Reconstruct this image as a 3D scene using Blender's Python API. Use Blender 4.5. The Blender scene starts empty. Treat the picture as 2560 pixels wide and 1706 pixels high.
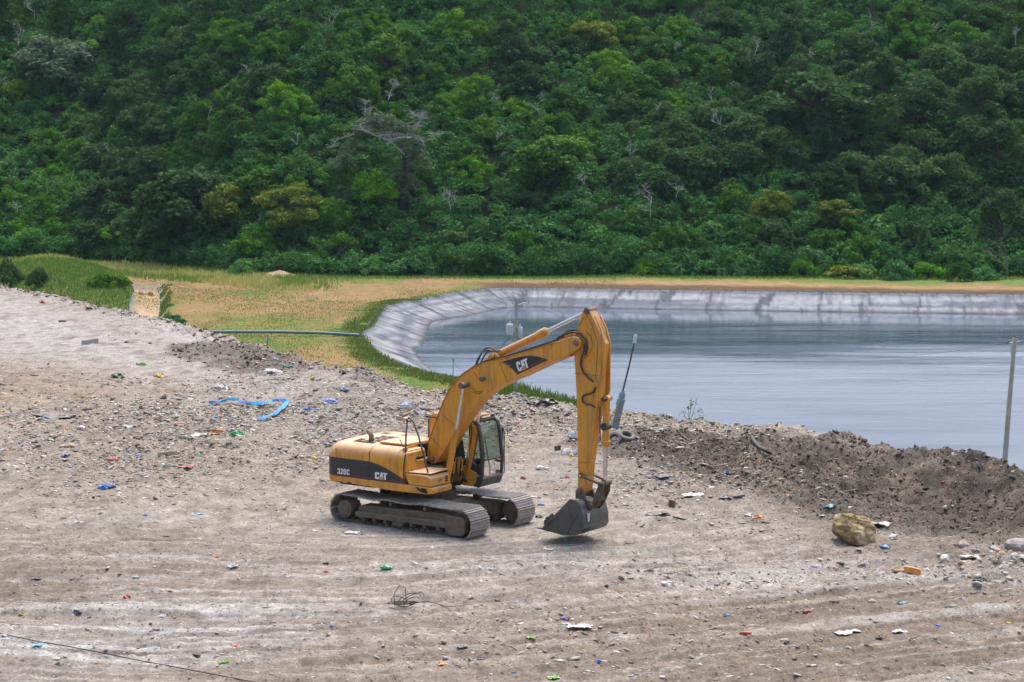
import bpy, bmesh, math, random
import numpy as np
from mathutils import Vector, Matrix
rng = np.random.default_rng(7)
random.seed(11)
sc = bpy.context.scene
COL = sc.collection
R_ = math.radians
# ------------------------------------------------------------------ camera
FPX, HOR, CH = 5225.0, 322.0, 10.4          # focal length in photo pixels, horizon row, eye height over the yard
PIT = math.atan((853 - HOR) / FPX)
cam_d = bpy.data.cameras.new("camera"); cam = bpy.data.objects.new("camera", cam_d); COL.objects.link(cam)
cam_d.sensor_width = 36; cam_d.lens = FPX / 2560 * 36; cam_d.clip_end = 5000; cam_d.clip_start = 1
cam.location = (0, 0, CH); cam.rotation_euler = (math.pi / 2 - PIT, 0, 0)
sc.camera = cam
_F = np.array([0, math.cos(PIT), -math.sin(PIT)]); _U = np.array([0, math.sin(PIT), math.cos(PIT)])
def ray(px, py):
    return _F + np.array([1, 0, 0]) * (px - 1280) / FPX + _U * (853 - py) / FPX
def gz(px, py, z=0.0):
    d = ray(px, py); t = (z - CH) / d[2]
    return np.array([0, 0, CH]) + t * d
def img(X, Y, Z):
    k = Y * _F[1] + (Z - CH) * _F[2]
    u = Y * _U[1] + (Z - CH) * _U[2]
    return 1280 + FPX * X / k, 853 - FPX * u / k
# ------------------------------------------------------------------ noise
def _h(ix, iy, s):
    n = (ix.astype(np.int64) * 374761393 + iy.astype(np.int64) * 668265263 + s * 974634781) & 0xFFFFFFFF
    n = ((n ^ (n >> 13)) * 1274126177) & 0xFFFFFFFF
    n = n ^ (n >> 16)
    return (n & 0xFFFF) / 65535.0
def vn(x, y, s=0):
    x = np.asarray(x, float); y = np.asarray(y, float)
    ix = np.floor(x); iy = np.floor(y); fx = x - ix; fy = y - iy
    fx = fx * fx * (3 - 2 * fx); fy = fy * fy * (3 - 2 * fy)
    a = _h(ix, iy, s); b = _h(ix + 1, iy, s); c = _h(ix, iy + 1, s); d = _h(ix + 1, iy + 1, s)
    return (a + (b - a) * fx) * (1 - fy) + (c + (d - c) * fx) * fy
def fbm(x, y, s=0, o=4):
    t = 0; a = .5; n = 0
    for i in range(o):
        t = t + a * vn(np.asarray(x) * 2 ** i + 17.3 * i, np.asarray(y) * 2 ** i - 9.1 * i, s + i); n += a; a *= .5
    return t / n
def sstep(a, b, x):
    t = np.clip((np.asarray(x, float) - a) / (b - a), 0, 1); return t * t * (3 - 2 * t)
def blob(px, py, cx, cy, rx, ry, ang=0.0):
    c, s = math.cos(R_(ang)), math.sin(R_(ang))
    u = ((px - cx) * c + (py - cy) * s) / rx; v = (-(px - cx) * s + (py - cy) * c) / ry
    return np.exp(-(u * u + v * v))
# ------------------------------------------------------------------ materials
def mat(name):
    m = bpy.data.materials.new(name); m.use_nodes = True; nt = m.node_tree
    b = nt.nodes["Principled BSDF"]
    return m, nt, b
def nd(nt, t, **kw):
    n = nt.nodes.new(t)
    for k, v in kw.items(): setattr(n, k, v)
    return n
def noise(nt, scale, detail=4, rough=.6, coord="Object", vec=None, dist=0):
    n = nd(nt, "ShaderNodeTexNoise"); n.inputs["Scale"].default_value = scale
    n.inputs["Detail"].default_value = detail; n.inputs["Roughness"].default_value = rough
    n.inputs["Distortion"].default_value = dist
    if vec is None:
        tc = nd(nt, "ShaderNodeTexCoord"); vec = tc.outputs[coord]
    nt.links.new(vec, n.inputs["Vector"])
    return n
def ramp(nt, src, stops, interp="LINEAR"):
    r = nd(nt, "ShaderNodeValToRGB"); r.color_ramp.interpolation = interp
    e = r.color_ramp.elements
    while len(e) < len(stops): e.new(.5)
    for el, (p, c) in zip(e, stops):
        el.position = p
        el.color = (c, c, c, 1) if isinstance(c, (int, float)) else (*c, 1)
    nt.links.new(src, r.inputs["Fac"]); return r
def mix(nt, fac, a, b, mode="MIX"):
    m = nd(nt, "ShaderNodeMix", data_type="RGBA", blend_type=mode)
    for key, v in ((0, fac), (6, a), (7, b)):
        s = m.inputs[key]
        if hasattr(v, "links"): nt.links.new(v, s)
        elif isinstance(v, (int, float)): s.default_value = v if key == 0 else (v, v, v, 1)
        else: s.default_value = (*v, 1)
    return m.outputs[2]
def bump(nt, b, h, strength=.3, dist=.02):
    n = nd(nt, "ShaderNodeBump"); n.inputs["Strength"].default_value = strength; n.inputs["Distance"].default_value = dist
    nt.links.new(h, n.inputs["Height"]); nt.links.new(n.outputs[0], b.inputs["Normal"])
def simple(name, c, rough=.6, metal=0, var=.25, scale=8, bmp=0, dust=0, dustc=(.40, .33, .25), coat=0):
    """base colour with mottling, and optional dust lying on faces that look up"""
    m, nt, b = mat(name)
    n = noise(nt, scale, 5)
    r = ramp(nt, n.outputs["Fac"], [(.3, tuple(x * (1 - var) for x in c)), (.7, tuple(min(1, x * (1 + var)) for x in c))])
    out = r.outputs[0]
    if dust:
        g = nd(nt, "ShaderNodeNewGeometry"); sp = nd(nt, "ShaderNodeSeparateXYZ"); nt.links.new(g.outputs["Normal"], sp.inputs[0])
        mr = nd(nt, "ShaderNodeMapRange"); mr.inputs[1].default_value = -.2; mr.inputs[2].default_value = .95
        mr.inputs[3].default_value = .06; mr.inputs[4].default_value = 1
        nt.links.new(sp.outputs[2], mr.inputs[0])
        n2 = noise(nt, 3.2, 6, .65); r2 = ramp(nt, n2.outputs["Fac"], [(.28, .35), (.66, 1.0)])
        mu = nd(nt, "ShaderNodeMath", operation="MULTIPLY"); nt.links.new(mr.outputs[0], mu.inputs[0]); nt.links.new(r2.outputs[0], mu.inputs[1])
        m2 = nd(nt, "ShaderNodeMath", operation="MULTIPLY"); nt.links.new(mu.outputs[0], m2.inputs[0]); m2.inputs[1].default_value = dust
        out = mix(nt, m2.outputs[0], out, dustc)
    nt.links.new(out, b.inputs["Base Color"])
    b.inputs["Roughness"].default_value = rough; b.inputs["Metallic"].default_value = metal
    if coat: b.inputs["Coat Weight"].default_value = coat
    if bmp: bump(nt, b, n.outputs["Fac"], bmp)
    return m
def paint(name, c, chip=.62, dust=.95):
    m, nt, b = mat(name)
    n = noise(nt, 1.4, 5, .6); r = ramp(nt, n.outputs["Fac"], [(.3, tuple(x * .86 for x in c)), (.7, tuple(x * 1.08 for x in c))])
    out = r.outputs[0]
    # pale rubbed patches, dirt runs, chips
    n5 = noise(nt, 3.3, 7, .7); r5 = ramp(nt, n5.outputs["Fac"], [(.48, 0), (.70, .6)])
    out = mix(nt, r5.outputs[0], out, (.46, .30, .12))
    tc = nd(nt, "ShaderNodeTexCoord"); mp = nd(nt, "ShaderNodeMapping"); mp.inputs["Scale"].default_value = (9, 9, 1.1)
    nt.links.new(tc.outputs["Object"], mp.inputs[0])
    n3 = noise(nt, 1.0, 5, .65, vec=mp.outputs[0]); r3 = ramp(nt, n3.outputs["Fac"], [(.48, 0), (.78, .7)])
    out = mix(nt, r3.outputs[0], out, (.14, .075, .025))
    n4 = noise(nt, 13, 7, .75); r4 = ramp(nt, n4.outputs["Fac"], [(chip, 0), (chip + .05, .9)])
    out = mix(nt, r4.outputs[0], out, (.055, .03, .017))
    g = nd(nt, "ShaderNodeNewGeometry"); sp = nd(nt, "ShaderNodeSeparateXYZ"); nt.links.new(g.outputs["Normal"], sp.inputs[0])
    mr = nd(nt, "ShaderNodeMapRange"); mr.inputs[1].default_value = .1; mr.inputs[2].default_value = .97; mr.inputs[3].default_value = .03
    nt.links.new(sp.outputs[2], mr.inputs[0])
    n2 = noise(nt, 4, 6, .65); r2 = ramp(nt, n2.outputs["Fac"], [(.25, .5), (.65, 1.0)])
    mu = nd(nt, "ShaderNodeMath", operation="MULTIPLY"); nt.links.new(mr.outputs[0], mu.inputs[0]); nt.links.new(r2.outputs[0], mu.inputs[1])
    m2 = nd(nt, "ShaderNodeMath", operation="MULTIPLY"); nt.links.new(mu.outputs[0], m2.inputs[0]); m2.inputs[1].default_value = dust
    out = mix(nt, m2.outputs[0], out, (.64, .47, .31))
    nt.links.new(out, b.inputs["Base Color"]); b.inputs["Roughness"].default_value = .5
    bump(nt, b, n5.outputs["Fac"], .06, .02)
    return m
YEL = paint("weathered_yellow_paint", (.72, .285, .014))
YEL_BARE = paint("scuffed_yellow_paint", (.68, .268, .015), chip=.605, dust=.8)
DECAL = simple("charcoal_decal", (.022, .022, .026), .45, var=.25, scale=14, dust=.12)
WHITE = simple("white_lettering", (.72, .71, .68), .5, var=.06, scale=20)
REDL = simple("crimson_line", (.28, .02, .045), .5, var=.15)
PEACH = simple("orange_triangle", (.62, .33, .10), .5, var=.1)
BLACKP = simple("black_cab_paint", (.014, .014, .016), .35, var=.3, scale=10, dust=.55)
DARKIN = simple("dark_interior", (.012, .011, .010), .8, var=.3)  # near-black; also paints the shade inside openings, recesses and gaps
RUBBER = simple("black_hose_rubber", (.016, .015, .014), .55, var=.3, dust=.35)
CHROME = simple("chrome_rod", (.62, .62, .63), .16, metal=1, var=.08, scale=4)
DIRTST = simple("muddy_steel", (.125, .085, .055), .9, var=.5, scale=5, bmp=.5, dust=.75, dustc=(.30, .23, .165))
SHOE = simple("worn_track_steel", (.27, .245, .215), .5, metal=.2, var=.4, scale=9, dust=.8, dustc=(.34, .285, .23))
BUCKST = simple("bucket_steel", (.075, .072, .070), .42, metal=.35, var=.4, scale=4, bmp=.1, dust=.45, dustc=(.28, .24, .20))
BUCKRUST = simple("rusty_bucket_steel", (.10, .065, .042), .75, metal=.1, var=.5, scale=5, dust=.4)
SEATM = simple("seat_cloth", (.03, .03, .035), .9)
def glassm(name, c=(.52, .62, .57), rough=.02):
    m, nt, b = mat(name)
    nt.nodes.remove(b); o = nt.nodes["Material Output"]
    tr = nd(nt, "ShaderNodeBsdfTransparent"); tr.inputs[0].default_value = (*c, 1)
    gl = nd(nt, "ShaderNodeBsdfGlossy"); gl.inputs["Roughness"].default_value = rough
    df = nd(nt, "ShaderNodeBsdfDiffuse"); df.inputs[0].default_value = (.36, .38, .33, 1)
    fr = nd(nt, "ShaderNodeFresnel"); fr.inputs[0].default_value = 1.5
    n = noise(nt, 2.5, 5); r = ramp(nt, n.outputs["Fac"], [(.35, .05), (.75, .22)])
    a = nd(nt, "ShaderNodeMixShader"); nt.links.new(r.outputs[0], a.inputs[0]); nt.links.new(tr.outputs[0], a.inputs[1]); nt.links.new(df.outputs[0], a.inputs[2])
    s = nd(nt, "ShaderNodeMixShader"); nt.links.new(fr.outputs[0], s.inputs[0]); nt.links.new(a.outputs[0], s.inputs[1]); nt.links.new(gl.outputs[0], s.inputs[2])
    nt.links.new(s.outputs[0], o.inputs[0]); return m
GLASS = glassm("cab_glass")
# ------------------------------------------------------------------ mesh helpers
def finish(o, angle=35):
    me = o.data
    me.polygons.foreach_set("use_smooth", [True] * len(me.polygons))
    try: me.set_sharp_from_angle(angle=R_(angle))
    except Exception: pass
class MB:
    def __init__(s): s.v = []; s.f = []
    def add(s, vs, fs):
        k = len(s.v); s.v += [tuple(x) for x in vs]; s.f += [tuple(i + k for i in f) for f in fs]; return s
    def box(s, x0, x1, y0, y1, z0, z1):
        return s.add([(x0, y0, z0), (x1, y0, z0), (x1, y1, z0), (x0, y1, z0), (x0, y0, z1), (x1, y0, z1), (x1, y1, z1), (x0, y1, z1)],
                     [(3, 2, 1, 0), (4, 5, 6, 7), (0, 1, 5, 4), (1, 2, 6, 5), (2, 3, 7, 6), (3, 0, 4, 7)])
    def prism(s, pts, y0, y1):
        """side profile (x, z) extruded across the machine"""
        n = len(pts); A = sum(pts[i][0] * pts[(i + 1) % n][1] - pts[(i + 1) % n][0] * pts[i][1] for i in range(n))
        if A < 0: pts = pts[::-1]
        vs = [(x, y0, z) for x, z in pts] + [(x, y1, z) for x, z in pts]
        fs = [tuple(range(n)), tuple(range(2 * n - 1, n - 1, -1))]
        fs += [(i, i + n, (i + 1) % n + n, (i + 1) % n) for i in range(n)]
        return s.add(vs, fs)
    def sheet(s, pts, y):
        n = len(pts); A = sum(pts[i][0] * pts[(i + 1) % n][1] - pts[(i + 1) % n][0] * pts[i][1] for i in range(n))
        if A < 0: pts = pts[::-1]
        return s.add([(x, y, z) for x, z in pts], [tuple(range(n))])
    def slab(s, poly, z0, z1):
        """plan outline (x, y) extruded upwards"""
        n = len(poly); A = sum(poly[i][0] * poly[(i + 1) % n][1] - poly[(i + 1) % n][0] * poly[i][1] for i in range(n))
        if A < 0: poly = poly[::-1]
        vs = [(x, y, z0) for x, y in poly] + [(x, y, z1) for x, y in poly]
        return s.add(vs, [tuple(range(n - 1, -1, -1)), tuple(range(n, 2 * n))] + [(i, (i + 1) % n, (i + 1) % n + n, i + n) for i in range(n)])
    def tube(s, pts, r, n=8, cap=True):
        P = [Vector(p) for p in pts]; rs = r if isinstance(r, (list, tuple)) else [r] * len(P)
        t = (P[1] - P[0]).normalized(); u = t.orthogonal().normalized()
        vs = []; fs = []
        for i, p in enumerate(P):
            tt = ((P[min(i + 1, len(P) - 1)] - P[max(i - 1, 0)])).normalized()
            u = (u - tt * u.dot(tt)); u = u.normalized() if u.length > 1e-6 else tt.orthogonal().normalized()
            w = tt.cross(u)
            for k in range(n):
                a = 2 * math.pi * k / n
                vs.append(p + (u * math.cos(a) + w * math.sin(a)) * rs[i])
        for i in range(len(P) - 1):
            for k in range(n):
                fs.append((i * n + k, i * n + (k + 1) % n, (i + 1) * n + (k + 1) % n, (i + 1) * n + k))
        if cap:
            fs.append(tuple(range(n - 1, -1, -1))); b = (len(P) - 1) * n; fs.append(tuple(range(b, b + n)))
        return s.add(vs, fs)
    def cyl(s, p0, p1, r, n=16): return s.tube([p0, p1], r, n)
    def ycyl(s, x, z, y0, y1, r, n=20): return s.tube([(x, y0, z), (x, y1, z)], r, n)
    def ell(s, c, rx, ry, rz, n=10, m=7):
        vs = [(c[0], c[1], c[2] - rz)]; fs = []
        for i in range(1, m):
            ph = -math.pi / 2 + math.pi * i / m
            for k in range(n):
                a = 2 * math.pi * k / n
                vs.append((c[0] + rx * math.cos(ph) * math.cos(a), c[1] + ry * math.cos(ph) * math.sin(a), c[2] + rz * math.sin(ph)))
        vs.append((c[0], c[1], c[2] + rz)); L = len(vs) - 1
        for k in range(n): fs.append((0, 1 + (k + 1) % n, 1 + k))
        for i in range(m - 2):
            for k in range(n):
                a = 1 + i * n; fs.append((a + k, a + (k + 1) % n, a + n + (k + 1) % n, a + n + k))
        a = 1 + (m - 2) * n
        for k in range(n): fs.append((a + k, a + (k + 1) % n, L))
        return s.add(vs, fs)
    def build(s, name, m, parent=None, bevel=0, angle=35, smooth=True):
        me = bpy.data.meshes.new(name); me.from_pydata([tuple(v) for v in s.v], [], s.f)
        me.update()
        b_ = bmesh.new(); b_.from_mesh(me); bmesh.ops.recalc_face_normals(b_, faces=b_.faces); b_.to_mesh(me); b_.free()
        o = bpy.data.objects.new(name, me); COL.objects.link(o); me.materials.append(m)
        if parent: o.parent = parent
        if smooth: finish(o, angle)
        if bevel:
            b = o.modifiers.new("bevel", "BEVEL"); b.width = bevel; b.segments = 2; b.limit_method = "ANGLE"; b.angle_limit = R_(32)
        return o
def tag(o, label=None, cat=None, group=None, kind=None):
    if label: o["label"] = label
    if cat: o["category"] = cat
    if group: o["group"] = group
    if kind: o["kind"] = kind
    return o
def empty(name, loc=(0, 0, 0), rz=0.0):
    o = bpy.data.objects.new(name, None); COL.objects.link(o); o.location = loc; o.rotation_euler = (0, 0, rz); o.empty_display_size = .3
    return o
def np_mesh(name, V, F, m, cols=None, vcols=None, smooth=False):
    """V (n,3), F (k,3|4) numpy; cols per face, vcols per vertex"""
    me = bpy.data.meshes.new(name); k = F.shape[1]
    me.vertices.add(len(V)); me.vertices.foreach_set("co", V.astype(np.float32).ravel())
    me.loops.add(F.size); me.loops.foreach_set("vertex_index", F.astype(np.int32).ravel())
    me.polygons.add(len(F)); me.polygons.foreach_set("loop_start", (np.arange(len(F)) * k).astype(np.int32))
    me.polygons.foreach_set("loop_total", np.full(len(F), k, np.int32))
    if smooth: me.polygons.foreach_set("use_smooth", np.ones(len(F), bool))
    me.update(calc_edges=True)
    for dom, c in (("FACE", cols), ("POINT", vcols)):
        if c is not None:
            a = me.attributes.new("Col", "FLOAT_COLOR", dom)
            if c.shape[1] == 3: c = np.hstack([c, np.ones((len(c), 1))])
            a.data.foreach_set("color", c.astype(np.float32).ravel())
    o = bpy.data.objects.new(name, me); COL.objects.link(o); me.materials.append(m)
    return o
# ================================================================== LANDFILL PLATFORM
CREST = [(-900, 705), (-400, 708), (0, 716), (102, 727), (178, 747), (255, 764), (319, 775), (357, 788), (433, 803), (510, 823), (599, 850), (691, 878), (819, 913),
         (898, 920), (978, 947), (1058, 966), (1121, 974), (1208, 990), (1331, 1003), (1433, 1017), (1545, 1027), (1680, 1042), (1793, 1060),
         (1950, 1066), (2086, 1084), (2221, 1099), (2356, 1117), (2491, 1128), (2560, 1163), (2800, 1225), (3400, 1365)]
_cz = lambda px: .45 * float(sstep(1900, 2350, px))
_ce = [gz(px, py + 3, _cz(px)) for px, py in CREST]
_ca = np.array([p[0] / p[1] for p in _ce]); _cY = np.array([p[1] for p in _ce])
def edgeY(X, Y): return np.interp(X / Y, _ca, _cY)
EXC = np.array([-2.105, 54.736])
BERM_U = ([1380, 1450, 1600, 1800, 2000, 2200, 2400, 2560, 3200], [1110, 1093, 1085, 1092, 1113, 1122, 1138, 1170, 1330])
BERM_L = ([1380, 1450, 1600, 1800, 2000, 2200, 2400, 2560, 3200], [1112, 1130, 1168, 1200, 1262, 1300, 1330, 1350, 1440])
LB_U = ([380, 420, 558, 700, 850, 1000, 1080], [868, 850, 855, 884, 914, 944, 966])
LB_L = ([380, 420, 558, 700, 850, 1000, 1080], [869, 880, 910, 935, 945, 966, 968])
def soil_masks(X, Y):
    px, py = img(X, Y, 0.0)
    j = (fbm(X * .35, Y * .18, 5, 4) - .5) * 60
    def band(U, L, soft):
        u = np.interp(px, *U); l = np.interp(px, *L)
        return sstep(-soft, soft, py + j * .5 - u) * sstep(-soft * 2.2, soft * 2.2, l - py + j * 1.3) * sstep(U[0][0], U[0][0] + 60, px)
    b = band(BERM_U, BERM_L, 14); lb = band(LB_U, LB_L, 8) * sstep(1080, 1040, px)
    return px, py, b, lb
def lanes(X, Y):
    '''across and along the lines the machines have driven: level at left, swinging away to the right'''
    return Y - 1.0 * np.log1p(np.exp(np.clip((X + 2.0) / 1.8, -30, 30))) + .06 * X, X * .87 + Y * .5
def hL(X, Y, fine=True):
    X = np.asarray(X, float); Y = np.asarray(Y, float)
    e = edgeY(X, Y); d = e - Y                         # metres inside the rim
    px, py, b, lb = soil_masks(X, Y)
    near = np.exp(-(((X - EXC[0] - .3) / 4.4) ** 2 + ((Y - EXC[1]) / 4.6) ** 2) ** 2)
    z = (fbm(X * .06, Y * .05, 1, 3) - .5) * .7 * (1 - near) * sstep(-2, 10, d)
    z = z + (fbm(X * .25, Y * .25, 2, 3) - .5) * .22 * (1 - near)
    rough = np.clip(.12 + .55 * b + .32 * lb + .45 * np.exp(-(d / 5.0) ** 2) + .5 * blob(px, py, 450, 1110, 420, 90) + .35 * blob(px, py, 1000, 1010, 520, 70)
                    + .3 * blob(px, py, 1650, 1240, 200, 60) + .25 * blob(px, py, 2400, 1400, 220, 60), 0, 1.2)
    rough = rough * (1 - .93 * near)
    if fine:
        n1 = fbm(X * 1.1, Y * .9, 31, 4) - .5
        n2 = 1 - np.abs(2 * fbm(X * 2.3, Y * 2.1, 41, 3) - 1)
        z = z + rough * (n1 * .75 + (n2 - .75) * .32)
        n3 = fbm(X * 5.5, Y * 5.5, 51, 2) - .5
        z = z + n3 * (.05 + .24 * rough) * (1 - .8 * near)
        # shallow ruts left by machines, running across the yard
        u, v = lanes(X, Y)
        rut = fbm(u * 1.9, v * .07, 61, 3) - .5; r2 = fbm(u * 5.5, v * .22, 63, 2) - .5
        yard = sstep(1290, 1380, py)
        z = z + (rut * .15 + r2 * .11 + (fbm(u * 11, v * 1.6, 65, 2) - .5) * .05) * yard * (1 - near) + rut * .05 * (1 - near)
    z = z + .55 * np.exp(-((d - 3.2) / 2.8) ** 2) * sstep(1750, 2250, px) + (.14) * np.exp(-((d - 6) / 5) ** 2) * sstep(430, 560, px) * sstep(1100, 950, px)
    out = np.maximum(-d, 0)
    z = z - np.minimum(out * .62 + .25 * np.minimum(out, 1.2), 16.8)
    return z
def groundpt(px, py):
    """where the photo's ray meets the yard"""
    d = ray(px, py); t = 25.0
    prev = t
    while t < 190:
        P = np.array([0, 0, CH]) + t * d
        if P[2] <= float(hL(P[0], P[1])): break
        prev = t; t *= 1.004
    for _ in range(12):
        m = (prev + t) / 2; P = np.array([0, 0, CH]) + m * d
        if P[2] <= float(hL(P[0], P[1])): t = m
        else: prev = m
    P = np.array([0, 0, CH]) + t * d
    return Vector((P[0], P[1], float(hL(P[0], P[1]))))
NA, NR = 940, 900
aa = np.linspace(-.37, .37, NA)
# rows: dense to the rim of the platform, then a few down the outer slope
rows = np.exp(np.linspace(math.log(28), math.log(165), NR))
AA, YY = np.meshgrid(aa, rows)
# let the grid follow the rim a little so that the outer slope keeps rows too
XX = AA * YY
ZZ = hL(XX, YY)
px, py, bm_, lb_ = soil_masks(XX, YY)
def soil_colour(X, Y, px, py, b, lb):
    base = np.ones(X.shape + (3,)) * np.array([.268, .237, .198])
    def lay(c, w):
        nonlocal base
        w = np.clip(w, 0, 1)[..., None]; base = base * (1 - w) + np.array(c) * w
    n = fbm(X * .5, Y * .3, 71, 5); nb = fbm(X * .12, Y * .07, 72, 4)
    u, v = lanes(X, Y)
    st = fbm(u * 1.9, v * .07, 61, 3) * .6 + .4 * fbm(u * 5.0, v * .16, 81, 3); st2 = fbm(u * 3.0, v * .13, 83, 5); st3 = fbm(u * 9.0, v * .5, 85, 3)
    lay((.255, .20, .15), sstep(.45, .62, nb) * .55)
    lay((.26, .19, .13), blob(px, py, 120, 960, 330, 80) * .8)
    lay((.27, .215, .165), blob(px, py, 350, 1120, 560, 110) * .55)
    lay((.325, .305, .28), blob(px, py, 120, 830, 420, 75, 14) * 1.1 * sstep(.25, .5, st2 + .15))
    lay((.34, .32, .295), blob(px, py, 480, 850, 260, 40, 28) * .9)
    lay((.41, .395, .372), blob(px, py, 250, 1600, 620, 95, -6) * 1.1 * sstep(.3, .55, st2 + .1))
    lay((.375, .34, .295), blob(px, py, 1250, 1430, 600, 60, -4) * .9 * sstep(.25, .55, st2 + .12))
    lay((.345, .312, .268), blob(px, py, 1100, 1335, 700, 70, 0) * .75)
    lay((.17, .135, .108), blob(px, py, 60, 1475, 200, 50) * .8)
    w = sstep(1430, 1500, py - (px - 1900) * -.02) * sstep(1250, 1750, px)
    lay((.150, .110, .072), w * sstep(.525, .455, st) * .95)
    lay((.27, .225, .175), w * sstep(.52, .64, st) * .6)
    lay((.19, .15, .112), sstep(1310, 1420, py) * sstep(.52, .44, st) * .7); lay((.155, .125, .10), sstep(.56, .68, st3) * sstep(1290, 1360, py) * .6)
    lay((.33, .305, .275), sstep(.54, .68, st2) * sstep(.40, .58, fbm(X * 2.2, Y * 1.6, 86, 4)) * sstep(1300, 1420, py) * .75); lay((.20, .165, .132), sstep(.46, .34, st2) * sstep(1260, 1330, py) * .45)
    dark = np.clip(b * (.7 + .5 * n) + lb * (.45 + .5 * n), 0, 1)
    lay((.056, .045, .035), dark * .93); lay((.115, .094, .073), dark * sstep(.5, .64, fbm(X * 2.1, Y * 1.2, 97, 4)) * .8)
    lay((.17, .135, .10), np.clip(b + lb, 0, 1) * sstep(.56, .7, fbm(X * .9, Y * .6, 91, 4)) * .7)
    lay((.16, .125, .095), sstep(.52, .70, fbm(X * 1.7, Y * 1.1, 95, 4)) * .55 * (1 - .6 * sstep(1300, 1380, py)))
    # pale rubble streak on the right
    lay((.34, .31, .275), (blob(px, py, 2150, 1425, 420, 26, -2) + blob(px, py, 1800, 1450, 300, 30, -3)) * sstep(.35, .6, n) * .8)
    e_ = edgeY(X, Y) - Y
    lay((.30, .255, .205), np.exp(-(e_ / 3.2) ** 2) * .8 * sstep(.35, .55, n) * sstep(2450, 2150, px))
    lay((.15, .115, .085), (1 - dark) * sstep(0, 1, blob(px, py, 2330, 1320, 420, 95, 8) + .5 * blob(px, py, 1750, 1225, 330, 60, 8)) * (.55 + .9 * (n - .5)))
    base *= (.82 + .36 * fbm(X * 3.1, Y * 2.4, 99, 4))[..., None]
    return np.clip(base, .02, .6)
CC = soil_colour(XX, YY, px, py, bm_, lb_)
idx = np.arange(NA * NR).reshape(NR, NA)
Fq = np.stack([idx[:-1, :-1], idx[:-1, 1:], idx[1:, 1:], idx[1:, :-1]], -1).reshape(-1, 4)
Vg = np.stack([XX, YY, ZZ], -1).reshape(-1, 3)
def earth(name, fleck=True, sc_=1.0, bstr=.5):
    m, nt, b = mat(name)
    at = nd(nt, "ShaderNodeAttribute", attribute_name="Col"); out = at.outputs["Color"]
    n1 = noise(nt, 1.9 * sc_, 8, .72); r1 = ramp(nt, n1.outputs["Fac"], [(.28, .62), (.72, 1.36)])
    out = mix(nt, 1.0, out, r1.outputs[0], "MULTIPLY")
    n2 = noise(nt, 11 * sc_, 6, .75); r2 = ramp(nt, n2.outputs["Fac"], [(.3, .68), (.7, 1.28)])
    out = mix(nt, 1.0, out, r2.outputs[0], "MULTIPLY")
    if fleck:
        tc = nd(nt, "ShaderNodeTexCoord")
        for s, gain, lo, hi in ((13, 1.75, .86, .90), (11, .25, .88, .92), (24, 1.5, .74, .82), (23, .35, .76, .84), (37, .45, .7, .85), (41, 1.45, .7, .85)):
            vo = nd(nt, "ShaderNodeTexVoronoi"); vo.inputs["Scale"].default_value = s * sc_; vo.inputs["Randomness"].default_value = 1
            nt.links.new(tc.outputs["Object"], vo.inputs["Vector"])
            sep = nd(nt, "ShaderNodeSeparateColor"); nt.links.new(vo.outputs["Color"], sep.inputs[0])
            r = ramp(nt, sep.outputs[0], [(lo, 0), (hi, .75)])
            dr = ramp(nt, vo.outputs["Distance"], [(.2, 1), (.5, 0)])
            mm = nd(nt, "ShaderNodeMath", operation="MULTIPLY"); nt.links.new(r.outputs[0], mm.inputs[0]); nt.links.new(dr.outputs[0], mm.inputs[1])
            out = mix(nt, mm.outputs[0], out, mix(nt, 1.0, out, (gain, gain, gain * .98), 'MULTIPLY'))
    nt.links.new(out, b.inputs["Base Color"]); b.inputs["Roughness"].default_value = .95; b.inputs["Specular IOR Level"].default_value = .15
    bump(nt, b, n2.outputs["Fac"], bstr, .06)
    return m
EARTH = earth("waste_earth")
ground = np_mesh("ground", Vg, Fq, EARTH, vcols=CC.reshape(-1, 3), smooth=False)
tag(ground, kind="structure")

# ================================================================== LOW LAND: meadow, pond, channel, hill
ZB, ZW = -12.0, -14.1
top_px = [(887, 832), (893, 824), (911, 818), (922, 800), (933, 787), (946, 768), (985, 756), (1064, 745), (1134, 732), (1200, 724), (1250, 721), (1400, 722), (1700, 727), (2150, 733), (2560, 738), (3100, 746)]
near_px = [(2900, 1232), (2530, 1173), (2100, 1116), (1432, 1017), (1261, 973), (1134, 947), (1060, 934), (1010, 920), (978, 911), (918, 876), (897, 851)]
ring = [gz(*p, ZB)[:2] for p in top_px]
far_r = gz(3100, 746, ZB)[:2]; near_r = gz(2900, 1196, ZB)[:2]
ring += [np.array([far_r[0] + 12, far_r[1] - 25]), np.array([far_r[0] + 10, far_r[1] - 80])]
ring += [gz(*p, ZB)[:2] for p in near_px]
def smooth_ring(P, n=12):
    P = np.array(P); N = len(P); out = []
    for i in range(N):
        a, b, c, d = P[i - 1], P[i], P[(i + 1) % N], P[(i + 2) % N]
        for k in range(n):
            t = k / n
            out.append(.5 * ((2 * b) + (c - a) * t + (2 * a - 5 * b + 4 * c - d) * t * t + (3 * b - a - 3 * c + d) * t ** 3))
    return np.array(out)
RING = smooth_ring(ring)
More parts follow.
